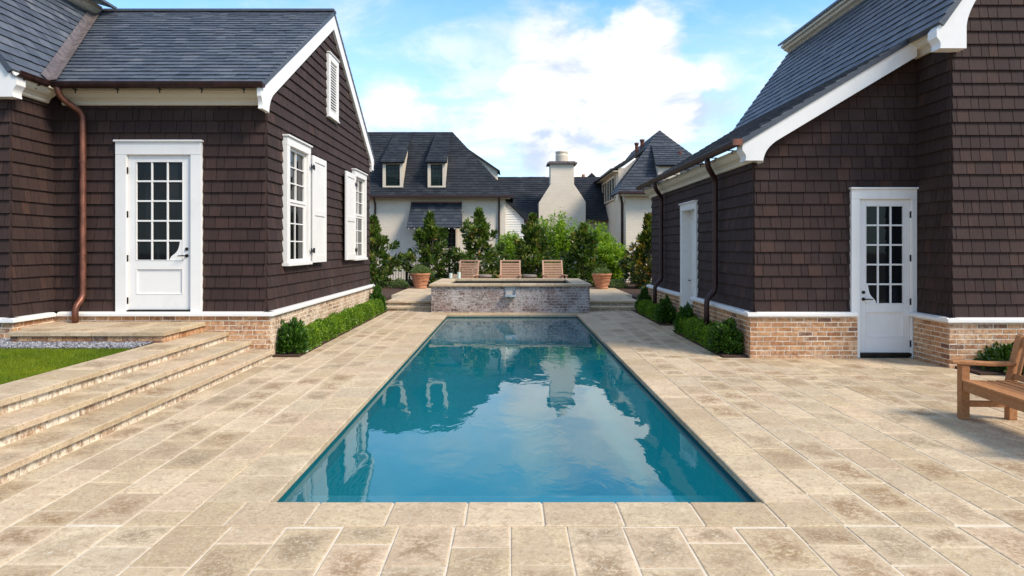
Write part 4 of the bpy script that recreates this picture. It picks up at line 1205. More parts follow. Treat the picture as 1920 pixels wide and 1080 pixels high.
# dormers
for (x0, x1) in ((-6.38, -5.37), (-4.13, -3.24)):
    yf = 34.10; z0, z1 = 4.80, 6.05
    b = MB((0, 0, 0), (1, 0, 0), (0, 0, 1), (0, 1, 0))
    b.box(x0, x0 + .15, z0, z1, yf, yf + .12); b.box(x1 - .15, x1, z0, z1, yf, yf + .12); b.box(x0 + .15, x1 - .15, z0, z0 + .08, yf, yf + .12); b.box(x0 + .15, x1 - .15, z1 - .10, z1, yf, yf + .12)
    dm = b.build('dormer', 'cream_trim', CH)
    b = MB((0, 0, 0), (0, 1, 0), (0, 0, 1), (1, 0, 0))
    ch = ccw([(yf + .12, z0), (yf + .12, z1), (35.9, 7.02), (35.9, 6.75)])
    b.prism(ch, x0 + .02, x0 + .08); b.build('dormer_cheek', 'cream_trim', dm)
    b = MB((0, 0, 0), (0, 1, 0), (0, 0, 1), (1, 0, 0)); b.prism(ch, x1 - .08, x1 - .02); b.build('dormer_cheek', 'cream_trim', dm)
    roof_poly(dm, [(x0 - .09, yf - .18, z1 + .0), (x1 + .09, yf - .18, z1 + .0), (x1 + .0, ry - .1, rz - .02), (x0 + .05, ry - .1, rz - .02)], 'dormer_roof')
    g = MB((0, 0, 0), (1, 0, 0), (0, 0, 1), (0, 1, 0)); g.box(x0 + .15, x1 - .15, z0 + .08, z1 - .1, yf + .07, yf + .09); g.build('pane', 'glass_green', dm)
    m = MB((0, 0, 0), (1, 0, 0), (0, 0, 1), (0, 1, 0))
    for i in range(1, 3): xx = x0 + .15 + (x1 - x0 - .3) * i / 3; m.box(xx - .012, xx + .012, z0 + .08, z1 - .1, yf + .055, yf + .068)
    for i in range(1, 5): zz = z0 + .08 + (z1 - z0 - .18) * i / 5; m.box(x0 + .15, x1 - .15, zz - .012, zz + .012, yf + .052, yf + .066)
    for q0, q1 in ((x0 + .15, x0 + .19), (x1 - .19, x1 - .15)): m.box(q0, q1, z0 + .08, z1 - .1, yf + .04, yf + .05)
    m.box(x0 + .15, x1 - .15, z1 - .14, z1 - .1, yf + .04, yf + .051)
    m.build('glazing_bar', 'iron', dm)
# roofed dormer on the hip end: cream cheek with a thin roof
b = MB((0, 38.2, 0), (1, 0, 0), (0, 0, 1), (0, 1, 0))
b.prism(ccw([(-2.5, 7.3), (-.72, 6.1), (-.76, 5.2), (-2.5, 5.2)]), 0, 1.6); hd_ = b.build('hip_dormer', 'cream', CH)
b = MB((0, 38.05, 0), (1, 0, 0), (0, 0, 1), (0, 1, 0))
b.prism(ccw([(-2.75, 7.47), (-.58, 6.0), (-.58, 6.09), (-2.75, 7.57)]), 0, 1.9); b.build('dormer_roof', 'slate_far', hd_)
# lean-to siding gable between the two roofs
b = MB((0, 35.0, 0), (1, 0, 0), (0, 0, 1), (0, 1, 0))
b.prism(ccw([(-.35, 0), (.70, 0), (.70, 3.25), (-.35, 4.30)]), 0, 1.4)
c = MB((0, 35.0, 0), (1, 0, 0), (0, 0, 1), YN); c.tiles([(-.35, 0), (.70, 0), (.70, 3.2), (-.35, 4.25)], 0, 4.25, .125, (40, 41), .028, .003, 0, lap=.01, jit=0); merge(b, c); b.build('siding_wall', 'siding', CH)
b = MB((0, 34.86, 0), (1, 0, 0), (0, 0, 1), (0, 1, 0))
b.prism(ccw([(-.45, 4.44), (.82, 3.17), (.82, 3.28), (-.45, 4.56)]), 0, 1.9); b.build('lean_to_roof', 'slate_far', CH)
# awning roof and the windows under it
aw = roof_poly(CH, [(-5.02, 33.0, 2.76), (-2.32, 33.0, 2.76), (-2.42, 33.98, 4.02), (-4.93, 33.98, 4.02)], 'awning_roof', 'slate_mid')
b = MB(); b.bar((-4.95, 33.97, 4.05), (-2.40, 33.97, 4.05), .06, .07); b.build('flashing', 'copper', aw)
for i in range(10):
    xx = -4.93 + i * .28; b = MB(); b.bar((xx, 33.02, 2.69), (xx, 33.95, 3.80), .05, .07); b.build('rafter', 'white', aw)
for x0, x1 in ((-4.35, -3.55), (-3.42, -2.62)):
    wn = MB((0, WY, 0), (1, 0, 0), (0, 0, 1), YN); g = MB((0, WY, 0), (1, 0, 0), (0, 0, 1), YN); m = MB((0, WY, 0), (1, 0, 0), (0, 0, 1), YN)
    wn.box(x0, x0 + .1, 1.75, 2.75, 0, .05); wn.box(x1 - .1, x1, 1.75, 2.75, 0, .05); wn.box(x0 - .03, x1 + .03, 1.68, 1.75, 0, .09); wn.box(x0, x1, 2.75, 2.85, 0, .052)
    wf = wn.build('window', 'cream_trim', CH)
    g.box(x0 + .1, x1 - .1, 1.75, 2.75, 0, .015)
    for i in (1, 2): xx = x0 + .1 + (x1 - x0 - .2) * i / 3; m.box(xx - .012, xx + .012, 1.75, 2.75, .016, .03)
    for i in (1, 2, 3): zz = 1.75 + i * .25; m.box(x0 + .1, x1 - .1, zz - .012, zz + .012, .016, .028)
    g.build('pane', 'glass', wf); m.build('glazing_bar', 'iron', wf)
for x, y0, z1 in ((-6.72, WY - .07, 4.25), (-.56, WY - .07, 4.25)):
    b = MB(); b.tube([(x, y0 - .35, z1), (x, y0, z1 - .3), (x, y0, .2)], .05, 8); b.build('downspout', 'copper_dark', CH)
# chimney
b = MB((0, 36.15, 0), (1, 0, 0), (0, 0, 1), (0, 1, 0))
b.prism(ccw([(1.50, -.1), (3.99, -.1), (3.99, 4.22), (3.37, 5.14), (3.37, 6.22), (2.12, 6.22), (2.12, 5.14), (1.50, 4.16)]), 0, 1.15)
cm = b.build('chimney', 'cream', CH, bevel=.02)
b = MB(); b.box(1.96, 3.53, 36.0, 37.45, 6.225, 6.30); b.box(2.05, 3.44, 36.08, 37.37, 6.30, 6.36); b.build('chimney_cap', 'lead', cm)
b = MB(); b.lathe([(.33, 6.37), (.34, 6.72), (.31, 6.84), (.34, 6.86), (.34, 6.94), (.26, 6.95), (.26, 6.7)], (2.76, 36.7, 0)); b.build('chimney_pot', 'cream_trim', cm, smooth=False)
# small far roof peak above the ridge
b = MB((0, 41.5, 0), (1, 0, 0), (0, 0, 1), (0, 1, 0))
b.prism(ccw([(4.3, 5.0), (5.6, 5.0), (5.6, 5.7), (4.95, 6.35), (4.3, 5.75)]), 0, 2); b.build('roof_peak', 'slate_far', CH)
b = MB(); b.tube([(4.45, 41.6, 5.8), (4.45, 41.6, 6.25)], .1, 8); b.build('vent_pipe', 'terracotta', CH)

MAT['vent_clay'] = mat_rough('vent_clay', (.10, .035, .025), (.16, .06, .04), 6)
TH = empty('turret_house', 'cream house at right rear with steep slate hip roof and dark window band', 'house', (7.3, 35, 0))
tx, ty = 5.25, 31.0
b = MB(); b.box(tx, 11, ty, 41, -.1, 4.40)
c = MB((tx, 0, 0), (0, 1, 0), (0, 0, 1), (1, 0, 0)); c.prism(ccw([(33.2, 4.40), (41, 4.40), (41, 5.66), (33.2, 5.66)]), 0, .3); merge(b, c)
c = MB((0, 33.2, 0), (1, 0, 0), (0, 0, 1), (0, 1, 0)); c.prism(ccw([(tx + .305, 4.41), (tx + .305, 5.66), (6.80, 6.66), (6.80, 4.41)]), 0, .3); merge(b, c)
b.build('wall', 'cream', TH)
ax, ay, az = 7.30, 33.4, 7.52
e0 = (4.86, 30.55, 4.28)
roof_poly(TH, [e0, (10.2, 30.55, 4.28), (10.0, 31.1, 4.75), (5.12, 31.1, 4.75)], mat='slate_mid')
roof_poly(TH, [(5.12, 31.1, 4.75), (10.0, 31.1, 4.75), (ax, ay, az)], mat='slate_mid')
roof_poly(TH, [(4.86, 33.19, 4.28), e0, (5.12, 31.1, 4.75), (5.12, 33.19, 4.75)], mat='slate_mid')
roof_poly(TH, [(5.12, 33.19, 4.75), (5.12, 31.1, 4.75), (ax, ay, az), (ax, ay + .1, az)], mat='slate_mid')
roof_poly(TH, [(6.62, 41.2, 6.655), (6.62, 33.1, 6.655), (ax, ay, az), (ax, 41.2, az)], mat='slate_mid')
roof_poly(TH, [(4.95, 41.2, 5.62), (4.95, 33.02, 5.62), (6.80, 33.02, 6.78), (6.80, 41.2, 6.78)], mat='slate_mid')
roof_poly(TH, [(10.0, 31.1, 4.75), (10.0, 41.2, 4.75), (ax, 41.2, az), (ax, ay, az)], mat='slate_mid')
b = MB(); b.bar((4.90, 33.0, 5.58), (4.90, 41.2, 5.58), .10, .09); b.bar((4.84, 30.5, 4.26), (10, 30.5, 4.26), .10, .10); b.build('gutter', 'copper_dark', TH)
b = MB(); b.box(4.98, tx, 33.1, 41, 5.48, 5.53); b.box(4.95, 10, 30.62, ty, 4.12, 4.20); b.build('soffit', 'cream_trim', TH)
w = MB((tx, 0, 0), (0, 1, 0), (0, 0, 1), XN); g = MB((tx, 0, 0), (0, 1, 0), (0, 0, 1), XN)
w.box(34.1, 38.7, 4.18, 4.26, -.02, .08); w.box(34.1, 38.7, 5.30, 5.40, -.02, .06)
for i in range(6): yy = 34.1 + i * .9; w.box(yy, yy + .10, 4.26, 5.30, -.02, .06)
wf = w.build('window', 'cream_trim', TH)
g.box(34.1, 38.7, 4.26, 5.30, 0, .02); g.build('pane', 'glass', wf)
b = MB(); b.tube([(4.95, 30.7, 4.2), (5.17, 31.6, 3.85), (5.17, 31.6, .2)], .06, 8); b.build('downspout', 'copper_dark', TH)
# small dormer on the front hip
b = MB((0, 0, 0), (0, 1, 0), (0, 0, 1), (1, 0, 0))
b.prism(ccw([(31.2, 4.85), (31.2, 5.62), (32.2, 6.2), (32.2, 5.9)]), 6.75, 7.75); dm = b.build('dormer', 'cream_trim', TH)
roof_poly(dm, [(6.6, 31.0, 5.55), (7.9, 31.0, 5.55), (7.85, 32.7, 6.72), (6.75, 32.7, 6.72)], 'dormer_roof', 'slate_mid')
for p, r_ in (((7.98, 32.3, 5.6), .09), ((6.95, 36.0, 6.75), .10), ((6.75, 36.5, 6.65), .09)):
    b = MB(); p = Vector(p); b.tube([p, p + Vector((0, 0, .62)), p + Vector((0, 0, .66)), p + Vector((0, 0, .74))], [r_, r_, r_ * 1.3, r_ * 1.3], 8); b.build('roof_vent', 'vent_clay', TH)

# ================================================================== PLANTS
def clump_cloud(centers, rad, per, lsize, lw, outward=.6, up=.35, origin=None):
    """leaf clumps: many leaves fanning out from every centre"""
    n = len(centers) * per
    c = np.repeat(centers, per, 0); r = np.repeat(rad, per)[:, None]
    d = unit(rng.normal(size=(n, 3)))
    pos = c + d * r * (rng.uniform(0, 1, (n, 1)) ** .6)
    ax = d * .8 + rng.normal(0, .35, (n, 3))
    if origin is not None:
        o = c - origin; o[:, 2] *= .3
        ax += unit(o) * outward
    ax[:, 2] += up
    ax = unit(ax)
    L = lsize * rng.uniform(.7, 1.25, n); W = L * lw * rng.uniform(.8, 1.15, n)
    return leaves(pos, ax, L, W)
def tree_trunk(root, base, h, r, limbs, name='trunk'):
    b = MB()
    base = Vector(base)
    pts = [base + Vector((random.uniform(-.03, .03) * i, random.uniform(-.03, .03) * i, h * i / 6)) for i in range(7)]
    b.tube(pts, [r * (1 - .13 * i) for i in range(7)], 9)
    for q in limbs:
        q = Vector(q); t = max(.12, min(.85, (q.z - base.z) / h - .18))
        p = pts[int(t * 6)]
        m = p.lerp(q, .5) + Vector((0, 0, -.05))
        b.tube([p, m, q], [r * .35, r * .25, r * .1], 6)
    return b.build(name, 'bark', root)
def magnolia(x, y, h, rmax, label, mat='magnolia', lean=0.0, n=170, skew=1.0):
    zb = .2
    root = empty('magnolia_tree', label, 'tree', (x, y, zb), 'magnolia trees by the fence')
    C = []; rad = []
    while len(C) < n:
        t = random.random() ** 1.15                    # height fraction
        prof = (1 - t / .9) ** .72 * (.72 + .28 * min(1, t / .28)) if t < .86 else .10 * (1 - t) / .14 + .02
        a = random.uniform(0, 2 * math.pi)
        bump_ = 1 + .34 * math.sin(t * 17 + x * 3 + 2 * math.sin(a + x)) + .22 * math.sin(a * 3 + x * 5 + t * 6)
        rr = rmax * prof * bump_ * math.sqrt(random.uniform(.15, 1.0))
        C.append((x + rr * math.cos(a) + lean * t, y + rr * math.sin(a), zb + .12 + t * (h - .2)))
        rad.append(random.uniform(.10, .23) * (1 - .62 * t))
    for i in range(16):                                # stray shoots that break the outline
        t = random.uniform(.04, .8); a = random.uniform(0, 6.28)
        pr = rmax * (1 - t / .92) ** .72
        for q in (1.0, 1.14, 1.28):
            rr = pr * q + .04
            C.append((x + rr * math.cos(a), y + rr * math.sin(a), zb + .15 + t * (h - .2) + (q - 1) * .7)); rad.append(.17 - (q - 1) * .3)
    n = len(C)
    C = np.array(C); rad = np.array(rad)
    # a few leading shoots at the very top and stray branch tips
    V = clump_cloud(C, rad, 22, .20, .42, .8, .5, np.array((x, y, zb + h * .4)))
    k = len(V)
    ht = (V[:, 0, 2] - zb) / h
    rnd = np.clip(rng.beta(1.8, 2.2, k) + .10 * (np.repeat(rng.normal(0, 1.3, n), 22)), 0, 1)
    np_mesh('crown', V, 4, mat, rnd, root)
    tree_trunk(root, (x, y, zb - .08), h * .95, .055, [tuple(C[i]) for i in range(0, n, 6)])
    return root
magnolia(-5.55, 27.6, 2.8, 1.2, 'broad magnolia tree against the corner of the left house')
magnolia(-3.35, 28.4, 3.0, 1.05, 'magnolia tree standing behind the left terracotta pot')
magnolia(-1.30, 28.2, 3.15, 1.1, 'tall pointed magnolia tree between the left and middle chairs')
magnolia(.92, 28.3, 2.95, .85, 'narrow dark magnolia tree between the middle and right chairs')
magnolia(2.98, 28.0, 2.55, .9, 'magnolia tree between the right chair and the right terracotta pot')
magnolia(5.38, 26.6, 2.85, .92, 'magnolia tree with orange-brown leaves beside the right house corner', 'magnolia_gold')

def feathery(x, y, h, w, label, mat='bright', stems=70, group='light green shrubs behind the chairs', name='leafy_shrub', depth=.7):
    root = empty(name, label, 'shrub', (x, y, .2), group)
    P = []; A = []; SP = []; SA = []
    for i in range(stems):
        a = random.uniform(0, 2 * math.pi); rr = math.sqrt(random.random())
        tx_, ty_ = x + w * rr * math.cos(a), y + depth * rr * math.sin(a)
        bx, by = x + (tx_ - x) * .45, y + (ty_ - y) * .45
        top = .2 + h * random.uniform(.55, 1.0) * (1 - .25 * rr * rr)
        p0, p1, p2 = Vector((bx, by, .12)), Vector((bx + (tx_ - bx) * .3, by + (ty_ - by) * .3, .2 + (top - .2) * .55)), Vector((tx_, ty_, top))
        pts = [p0.lerp(p1, t).lerp(p1.lerp(p2, t), t) for t in np.linspace(0, 1, 6)]
        SP += [tuple(q) for q in pts[:-1]]; SA += [tuple(pts[i + 1] - pts[i]) for i in range(5)]
        for k in range(80):
            t = random.uniform(.22, 1)
            p = p0.lerp(p1, t).lerp(p1.lerp(p2, t), t)
            P.append((p.x + random.gauss(0, .05), p.y + random.gauss(0, .05), p.z + random.gauss(0, .03)))
            A.append((random.gauss(0, .8), random.gauss(0, .8), random.gauss(.35, .5)))
    P = np.array(P); A = unit(np.array(A)); n = len(P)
    L = rng.uniform(.09, .17, n)
    SP = np.array(SP); SA = np.array(SA); SL = np.linalg.norm(SA, axis=1) * 1.15; m_ = len(SP)
    V = np.concatenate([leaves(P, A, L, L * .40), leaves(SP, unit(SA), SL, np.full(m_, .016))], 0)
    np_mesh('foliage', V, 4, mat, np.concatenate([rng.beta(2, 2, n), np.full(m_, .1)]), root)
    return root
feathery(.05, 30.2, 2.35, .85, 'fine leafed green shrub behind the middle chair, below the pale siding', stems=110)
feathery(2.05, 30.8, 3.45, 1.25, 'tallest feathery shrub rising in front of the cream chimney', stems=150)
feathery(3.75, 30.6, 2.95, .95, 'green shrub between the chimney and the turret house', stems=130)
feathery(4.25, 28.9, 2.0, .85, 'bright green shrub behind the right terracotta pot', stems=130)
feathery(-.15, 28.9, 1.30, .50, 'low lime green shrub showing just above the middle chair back', 'lime', 45)
feathery(1.75, 28.7, 1.15, .42, 'low lime green shrub just left of the right chair back', 'lime', 40)

def mound(x, y, z, r, h, label, mat, cat='shrub', name='low_shrub', n=900, l=.07, lw=.35, group=None, spiky=.0):
    root = empty(name, label, cat, (x, y, z), group)
    d = unit(np.stack([rng.normal(0, 1, n), rng.normal(0, 1, n), np.abs(rng.normal(.25, .8, n))], 1))
    rr = rng.uniform(.35, 1.0, (n, 1)) ** .5
    pos = np.array((x, y, z + .02)) + d * rr * np.array((r, r, h)) * rng.uniform(.85, 1.1, (n, 1))
    ax = unit(d + rng.normal(0, .5, (n, 3)) + np.array((0, 0, .3 + spiky)))
    L = l * rng.uniform(.7, 1.3, n)
    np_mesh('foliage', leaves(pos, ax, L, L * lw), 4, mat, rng.beta(2, 2, n), root)
    b = MB()
    for i in range(7): b.tube([(x, y, z - .03), (x + random.uniform(-.5, .5) * r, y + random.uniform(-.5, .5) * r, z + h * .6)], [.012, .004], 5)
    b.build('stem', 'bark', root)
    return root
mound(-4.35, 26.75, .21, .36, .34, 'grey-green low shrub at the left side of the left terracotta pot', 'sage', group='low shrubs at the terrace edge', n=1300)
mound(-2.75, 26.9, .21, .30, .32, 'grey-green low shrub between the left terracotta pot and the spa', 'sage', group='low shrubs at the terrace edge', n=900)
mound(4.15, 26.6, .21, .40, .32, 'pale green low shrub at the right side of the right terracotta pot', 'sage', group='low shrubs at the terrace edge', n=1300)
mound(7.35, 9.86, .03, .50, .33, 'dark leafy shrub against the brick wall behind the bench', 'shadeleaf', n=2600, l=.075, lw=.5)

# box hedges and clipped bushes
def hedge(x, y0, y1, w, h, label, mat='boxleaf'):
    root = empty('box_hedge', label, 'hedge', (x, (y0 + y1) / 2, .03), 'low hedges along the brick walls')
    n = int(5200 * (y1 - y0))
    yy = rng.uniform(y0, y1, n)
    a = rng.uniform(-.15, math.pi + .15, n); rr = rng.uniform(.35, 1, n) ** .45
    wob = 1 + .10 * np.sin(yy * 5.1 + x) + .07 * np.sin(yy * 11.3) + .05 * np.sin(yy * 23 + a * 2)
    cs, sn = np.cos(a), np.sin(a)
    px = np.sign(cs) * np.abs(cs) ** .6; pz = np.sign(sn) * np.abs(sn) ** .6
    pos = np.stack([x + w * .5 * px * rr * wob, yy, .05 + np.maximum(h * pz * rr * wob, 0) * .95], 1)
    ax = unit(np.stack([px * 1.0, np.zeros(n), pz], 1) + rng.normal(0, .65, (n, 3)) + np.array((0, 0, .3)))
    L = rng.uniform(.022, .042, n)
    rnd = np.clip(rng.beta(2, 2, n) + .18 * np.sin(yy * 7 + x) * np.cos(yy * 3.1) + .08 * (pz - .4), 0, 1)
    np_mesh('foliage', leaves(pos, ax, L, L * .6), 4, mat, rnd, root)
    b = MB(); y = y0 + .15
    while y < y1: b.tube([(x, y, -.02), (x + random.uniform(-.08, .08), y, h * .7)], [.012, .006], 5); y += .25
    b.build('stem', 'bark', root)
def bush(x, y, r, h, label, pointed=.0):
    root = empty('boxwood_bush', label, 'bush', (x, y, .03), 'clipped bushes at the hedge ends')
    n = 5200
    d = unit(rng.normal(size=(n, 3))); d[:, 2] = np.abs(d[:, 2]) * 1.3 - .42; d = unit(d)
    rr = rng.uniform(.3, 1, (n, 1)) ** .6
    lump = 1 + .20 * np.sin(d[:, :1] * 8 + x) * np.cos(d[:, 1:2] * 7 + y) + .13 * np.sin(d[:, 2:3] * 13 + d[:, :1] * 5)
    base = np.array((x, y, .03 + h * .33))
    z = np.where(d[:, 2:3] > 0, d[:, 2:3] * h * .67, -h * .33 * rng.uniform(0, 1, (n, 1)))
    taper = 1 - pointed * np.clip(d[:, 2:3], 0, 1)
    pos = base + np.concatenate([d[:, :2] * r * taper, z], 1) * rr * lump
    pos[:, 2] = np.maximum(pos[:, 2], .04)
    ax = unit(d + rng.normal(0, .5, (n, 3)) + np.array((0, 0, .75)))
    L = rng.uniform(.04, .08, n)
    np_mesh('foliage', leaves(pos, ax, L, L * .42), 4, 'bushleaf', np.clip(rng.beta(1.8, 2.4, n), 0, 1), root)
    b = MB()
    for i in range(14):
        a = random.uniform(0, 6.28)
        b.tube([(x, y, -.02), (x + math.cos(a) * r * .6, y + math.sin(a) * r * .6, h * random.uniform(.6, .95))], [.012, .003], 5)
    b.build('stem', 'bark', root)
hedge(-3.67, 11.75, 18.75, .40, .32, 'long bright green box hedge along the brick wall of the left house')
bush(-3.68, 11.52, .225, .50, 'dark bush at the near end of the left hedge beside the steps')
bush(-3.70, 18.95, .22, .66, 'dark pointed bush at the far end of the left hedge', .55)
hedge(3.67, 11.75, 14.05, .42, .34, 'short dark box hedge below the near downspout of the right house', 'boxleaf')
hedge(3.67, 16.35, 18.9, .40, .32, 'short dark box hedge beyond the side door of the right house', 'boxleaf')
bush(3.64, 11.52, .235, .50, 'round dark bush at the corner of the right house')
bush(3.66, 14.2, .22, .52, 'dark bush on the near side of the right house side door', .3)
bush(3.66, 16.1, .22, .54, 'dark bush on the far side of the right house side door', .3)
bush(3.72, 18.95, .20, .60, 'dark pointed bush at the far end of the right hedge', .6)

# ------------------------------------------------------------------ terracotta pots with plants
def pot(x, y, label):
    root = empty('terracotta_pot', label, 'pot', (x, y, TZ), 'terracotta pots on the terrace')
    b = MB()
    prof = [(.20, 0), (.235, 0), (.245, .05), (.225, .075), (.29, .22), (.335, .40), (.345, .47), (.365, .48), (.378, .50), (.378, .535), (.36, .55), (.32, .55), (.31, .48), (.0, .46)]
    b.lathe([(r_ * 1.0, z * 1.05) for r_, z in prof], (x, y, TZ), 36)
    b.build('bowl', 'terracotta', root, smooth=True)
    b = MB()
    for z, r_ in ((.16, .285), (.30, .325), (.43, .352)):
        pts = [(x + r_ * math.cos(a), y + r_ * math.sin(a), TZ + z) for a in np.linspace(0, 2 * math.pi, 37)]
        b.tube(pts, .008, 6)
    b.build('moulding', 'terracotta', root, smooth=True)
    b = MB(); b.lathe([(.30, .525), (.0, .54)], (x, y, TZ), 24); b.build('soil', 'mulch', root)
pot(-3.42, 26.0, 'round terracotta pot on the terrace left of the brick spa')
pot(3.44, 25.7, 'round terracotta pot on the terrace right of the brick spa')
mound(-3.42, 26.0, TZ + .52, .36, .30, 'grey-green herb bush growing in the left terracotta pot', 'sage', 'plant', 'potted_plant', 2200, .07, .22, 'plants in the terracotta pots', .5)
mound(3.44, 25.7, TZ + .52, .34, .22, 'sparse low herb growing in the right terracotta pot', 'sage', 'plant', 'potted_plant', 1300, .07, .22, 'plants in the terracotta pots', .5)

# ------------------------------------------------------------------ iron fence
fence = empty('iron_fence', 'black iron picket fence with round-topped posts behind the trees', 'fence', (0, 29.3, .2))
FX = [-8.6, -6.55, -4.45, -2.62, -.8, 1.2, 3.2, 5.2, 7.2]
for i, x in enumerate(FX):
    b = MB(); b.box(x - .05, x + .05, 29.25, 29.35, .15, 1.42); b.lathe([(.07, 1.42), (.07, 1.45), (.03, 1.47), (.055, 1.52), (.03, 1.57), (0, 1.58)], (x, 29.3, 0), 12)
    b.build('post', 'iron', fence)
    if i < len(FX) - 1:
        b = MB(); x2 = FX[i + 1]
        b.bar((x + .05, 29.3, 1.22), (x2 - .05, 29.3, 1.22), .03, .025); b.bar((x + .05, 29.3, .38), (x2 - .05, 29.3, .38), .03, .025)
        n = int((x2 - x) / .115)
        for k in range(1, n):
            xx = x + (x2 - x) * k / n
            b.tube([(xx, 29.3, .28), (xx, 29.3, 1.36), (xx, 29.3, 1.43)], [.011, .011, .002], 6)
        b.build('picket_panel', 'iron', fence)

# ------------------------------------------------------------------ slatted chairs behind the spa
def make_chair(x, y, label, rotz=0):
    root = empty('slatted_chair', label, 'chair', (x, y, TZ), 'wooden chairs behind the spa', rotz)
    # local: faces -y; width .70
    w = .35
    tilt = .28
    def bk(z, o=0): return (.20 + (z - .30) * tilt + o)      # y of the back at height z
    ztop = 1.10
    f = MB()
    for sx in (-1, 1):
        taper = .012
        f.bar((sx * w, bk(.12), .12), (sx * (w - taper), bk(ztop), ztop), .05, .035, (0, 1, 0))
    f.bar((-w, bk(ztop - .02), ztop - .02), (w, bk(ztop - .02), ztop - .02), .03, .05, (0, 0, 1))
    bf = f.build('back_frame', 'teak_pale', root, local=True, bevel=.004)
    s = MB()
    for i in range(9):
        z = .30 + i * .0835
        s.bar((-w + .03, bk(z) - .004, z), (w - .03, bk(z) - .004, z), .018, .066, (0, 0, 1))
    s.build('back_slat', 'teak_pale', root, local=True, bevel=.003)
    s = MB()
    for i in range(6):
        yy = .16 - i * .095; zz = .30 + i * .018
        s.bar((-w + .02, yy, zz), (w - .02, yy, zz), .08, .02, (0, 0, 1))
    s.build('seat', 'teak_pale', root, local=True, bevel=.003)
    for sx in (-1, 1):
        l = MB(); l.bar((sx * w, -.36, 0), (sx * w, -.36, .58), .05, .06, (0, 1, 0)); l.build('leg', 'teak_pale', root, local=True, bevel=.004)
        l = MB(); l.bar((sx * w, .34, 0), (sx * w, .27, .56), .05, .06, (0, 1, 0)); l.build('leg', 'teak_pale', root, local=True, bevel=.004)
        a = MB(); a.bar((sx * w, -.44, .595), (sx * w, .36, .575), .09, .028, (0, 0, 1)); a.build('armrest', 'teak_pale', root, local=True, bevel=.006)
        a = MB(); a.bar((sx * (w - .045), -.36, .33), (sx * (w - .045), .30, .26), .035, .06, (0, 0, 1)); a.build('seat_rail', 'teak_pale', root, local=True)
    return root
ch = make_chair(0, 23.95, 'middle one of the three slatted wooden chairs behind the spa')
clone(ch, (-1.56, 24.0, TZ), 'left slatted wooden chair, turned slightly, behind the glass candle vases', R(-14))
clone(ch, (1.54, 23.9, TZ), 'right slatted wooden chair behind the spa, in front of the shrubs', R(7))
# low side tables
def table(x, y, label):
    root = empty('side_table', label, 'side table', (x, y, TZ), 'low tables between the chairs')
    b = MB(); b.lathe([(.0, .585), (.22, .59), (.25, .58), (.265, .55), (.265, .515), (.25, .497), (.0, .495)][::-1], (x, y, TZ), 24); b.build('table_top', 'wood_dark', root)
    b = MB()
    b.lathe([(.16, 0), (.17, .03), (.10, .10), (.07, .25), (.10, .42), (.17, .495)], (x, y, TZ), 18)
    b.build('pedestal', 'wood_dark', root)
table(-.92, 24.3, 'round brown side table between the left and middle chairs')
table(.68, 24.3, 'round brown side table between the middle and right chairs')

# ------------------------------------------------------------------ glass candle vases on the spa coping
def vase(x, y, h, label, clabel):
    z = .7865
    root = empty('hurricane_vase', label, 'vase', (x, y, z), 'candle vases on the spa')
    b = MB(); r_ = .085
    b.lathe([(.07, 0), (r_, .004), (r_, h), (r_ - .006, h), (r_ - .006, .012), (.0, .010)], (x, y, z), 24)
    b.build('glass', 'clear', root, smooth=False)
    b = MB(); b.lathe([(.055, .013), (.055, .013 + h * .55), (.02, .008 + h * .55), (0, .006 + h * .55)], (x, y, z), 20)
    b.tube([(x, y, z + h * .55), (x + .003, y, z + h * .55 + .025)], .003, 6)
    o = b.build('pillar_candle', 'wax'); tag(o, clabel, 'candle', 'candles in the vases')
vase(-1.93, 22.12, .30, 'shorter glass candle vase at the corner of the spa coping', 'white candle inside the shorter glass vase on the spa')
vase(-1.66, 22.05, .37, 'taller glass candle vase on the spa coping, nearest the left chair', 'white candle inside the taller glass vase on the spa')

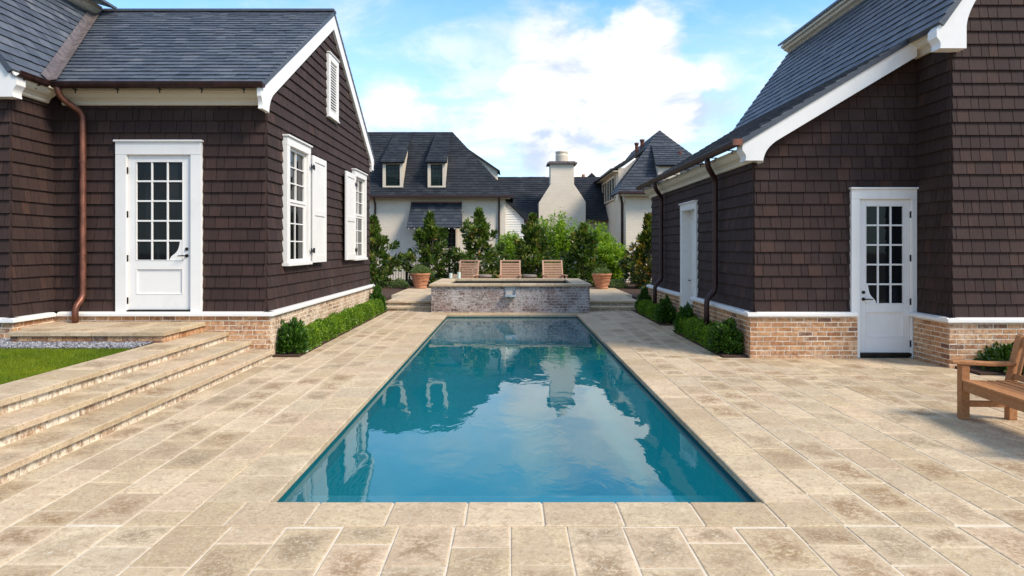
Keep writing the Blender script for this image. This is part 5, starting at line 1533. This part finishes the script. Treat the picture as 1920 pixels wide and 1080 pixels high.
# ------------------------------------------------------------------ garden bench
def bench(x, y, rot):
    root = empty('garden_bench', 'teak garden bench with flat armrests standing on the right of the patio', 'bench', (x, y, 0), None, rot)
    # local: +x = depth (front at 0, back at .55), -y = length
    Ln = 1.55; lw = .085
    for yy in (0, -Ln):
        l = MB(); l.box(0, lw, yy - lw / 2, yy + lw / 2, 0, .575); l.build('leg', 'teak', root, local=True, bevel=.006)
        l = MB()
        l.prism([(.475, 0), (.56, 0), (.56, .42), (.70, .96), (.625, .985), (.475, .42)], -.0, .0) if False else None
        m = MB((0, yy - lw / 2, 0), (1, 0, 0), (0, 0, 1), (0, 1, 0))
        m.prism(ccw([(.475, 0), (.56, 0), (.565, .40), (.67, .86), (.655, .885), (.62, .895), (.59, .875), (.478, .40)]), 0, lw, .4)
        m.build('leg', 'teak', root, local=True, bevel=.006)
        a = MB((0, yy - .055, 0), (1, 0, 0), (0, 0, 1), (0, 1, 0))
        a.prism(ccw([(-.10, .600), (-.08, .578), (.0, .575), (.3, .560), (.545, .568), (.55, .605), (.3, .600), (.0, .618), (-.09, .612)]), 0, .11, .7)
        a.build('armrest', 'teak', root, local=True, bevel=.008)
        s = MB(); s.box(lw, .475, yy - .025, yy + .025, .13, .19); s.build('stretcher', 'teak', root, local=True, bevel=.004)
        s = MB(); s.box(lw, .475, yy - .03, yy + .03, .31, .385); s.build('seat_rail', 'teak', root, local=True, bevel=.004)
    s = MB(); s.box(.012, .045, -Ln + lw / 2, -lw / 2, .30, .395); s.box(.50, .53, -Ln + lw / 2, -lw / 2, .30, .39); s.build('seat_rail', 'teak', root, local=True, bevel=.004)
    s = MB()
    for i in range(6):
        xx = -.012 + i * .088; zz = .402 - .012 * math.sin(math.pi * (i + .5) / 6) 
        s.box(xx, xx + .074, -Ln + (lw / 2 if i < 1 else lw / 2 + .002), -lw / 2 - .002, zz, zz + .024)
    s.build('seat', 'teak', root, local=True, bevel=.004)
    def bx(z): return .50 + (z - .40) * .235
    t = MB((0, 0, 0), (1, 0, 0), (0, 0, 1), (0, 1, 0))
    t.prism(ccw([(bx(.78), .78), (bx(.87), .87), (bx(.87) + .035, .865), (bx(.78) + .035, .775)]), -Ln + lw / 2, -lw / 2)
    t.prism(ccw([(bx(.43), .43), (bx(.49), .49), (bx(.49) + .03, .485), (bx(.43) + .03, .425)]), -Ln + lw / 2, -lw / 2)
    t.build('back_rail', 'teak', root, local=True, bevel=.005)
    s = MB(); n = 14
    for i in range(n):
        yy = -lw / 2 - .05 - (Ln - lw - .1) * i / (n - 1)
        s.bar((bx(.48) + .016, yy, .48), (bx(.79) + .016, yy, .79), .05, .016, (1, 0, 0))
    s.build('back_slat', 'teak', root, local=True, bevel=.003)
    return root
bench(4.72, 7.18, R(-4))
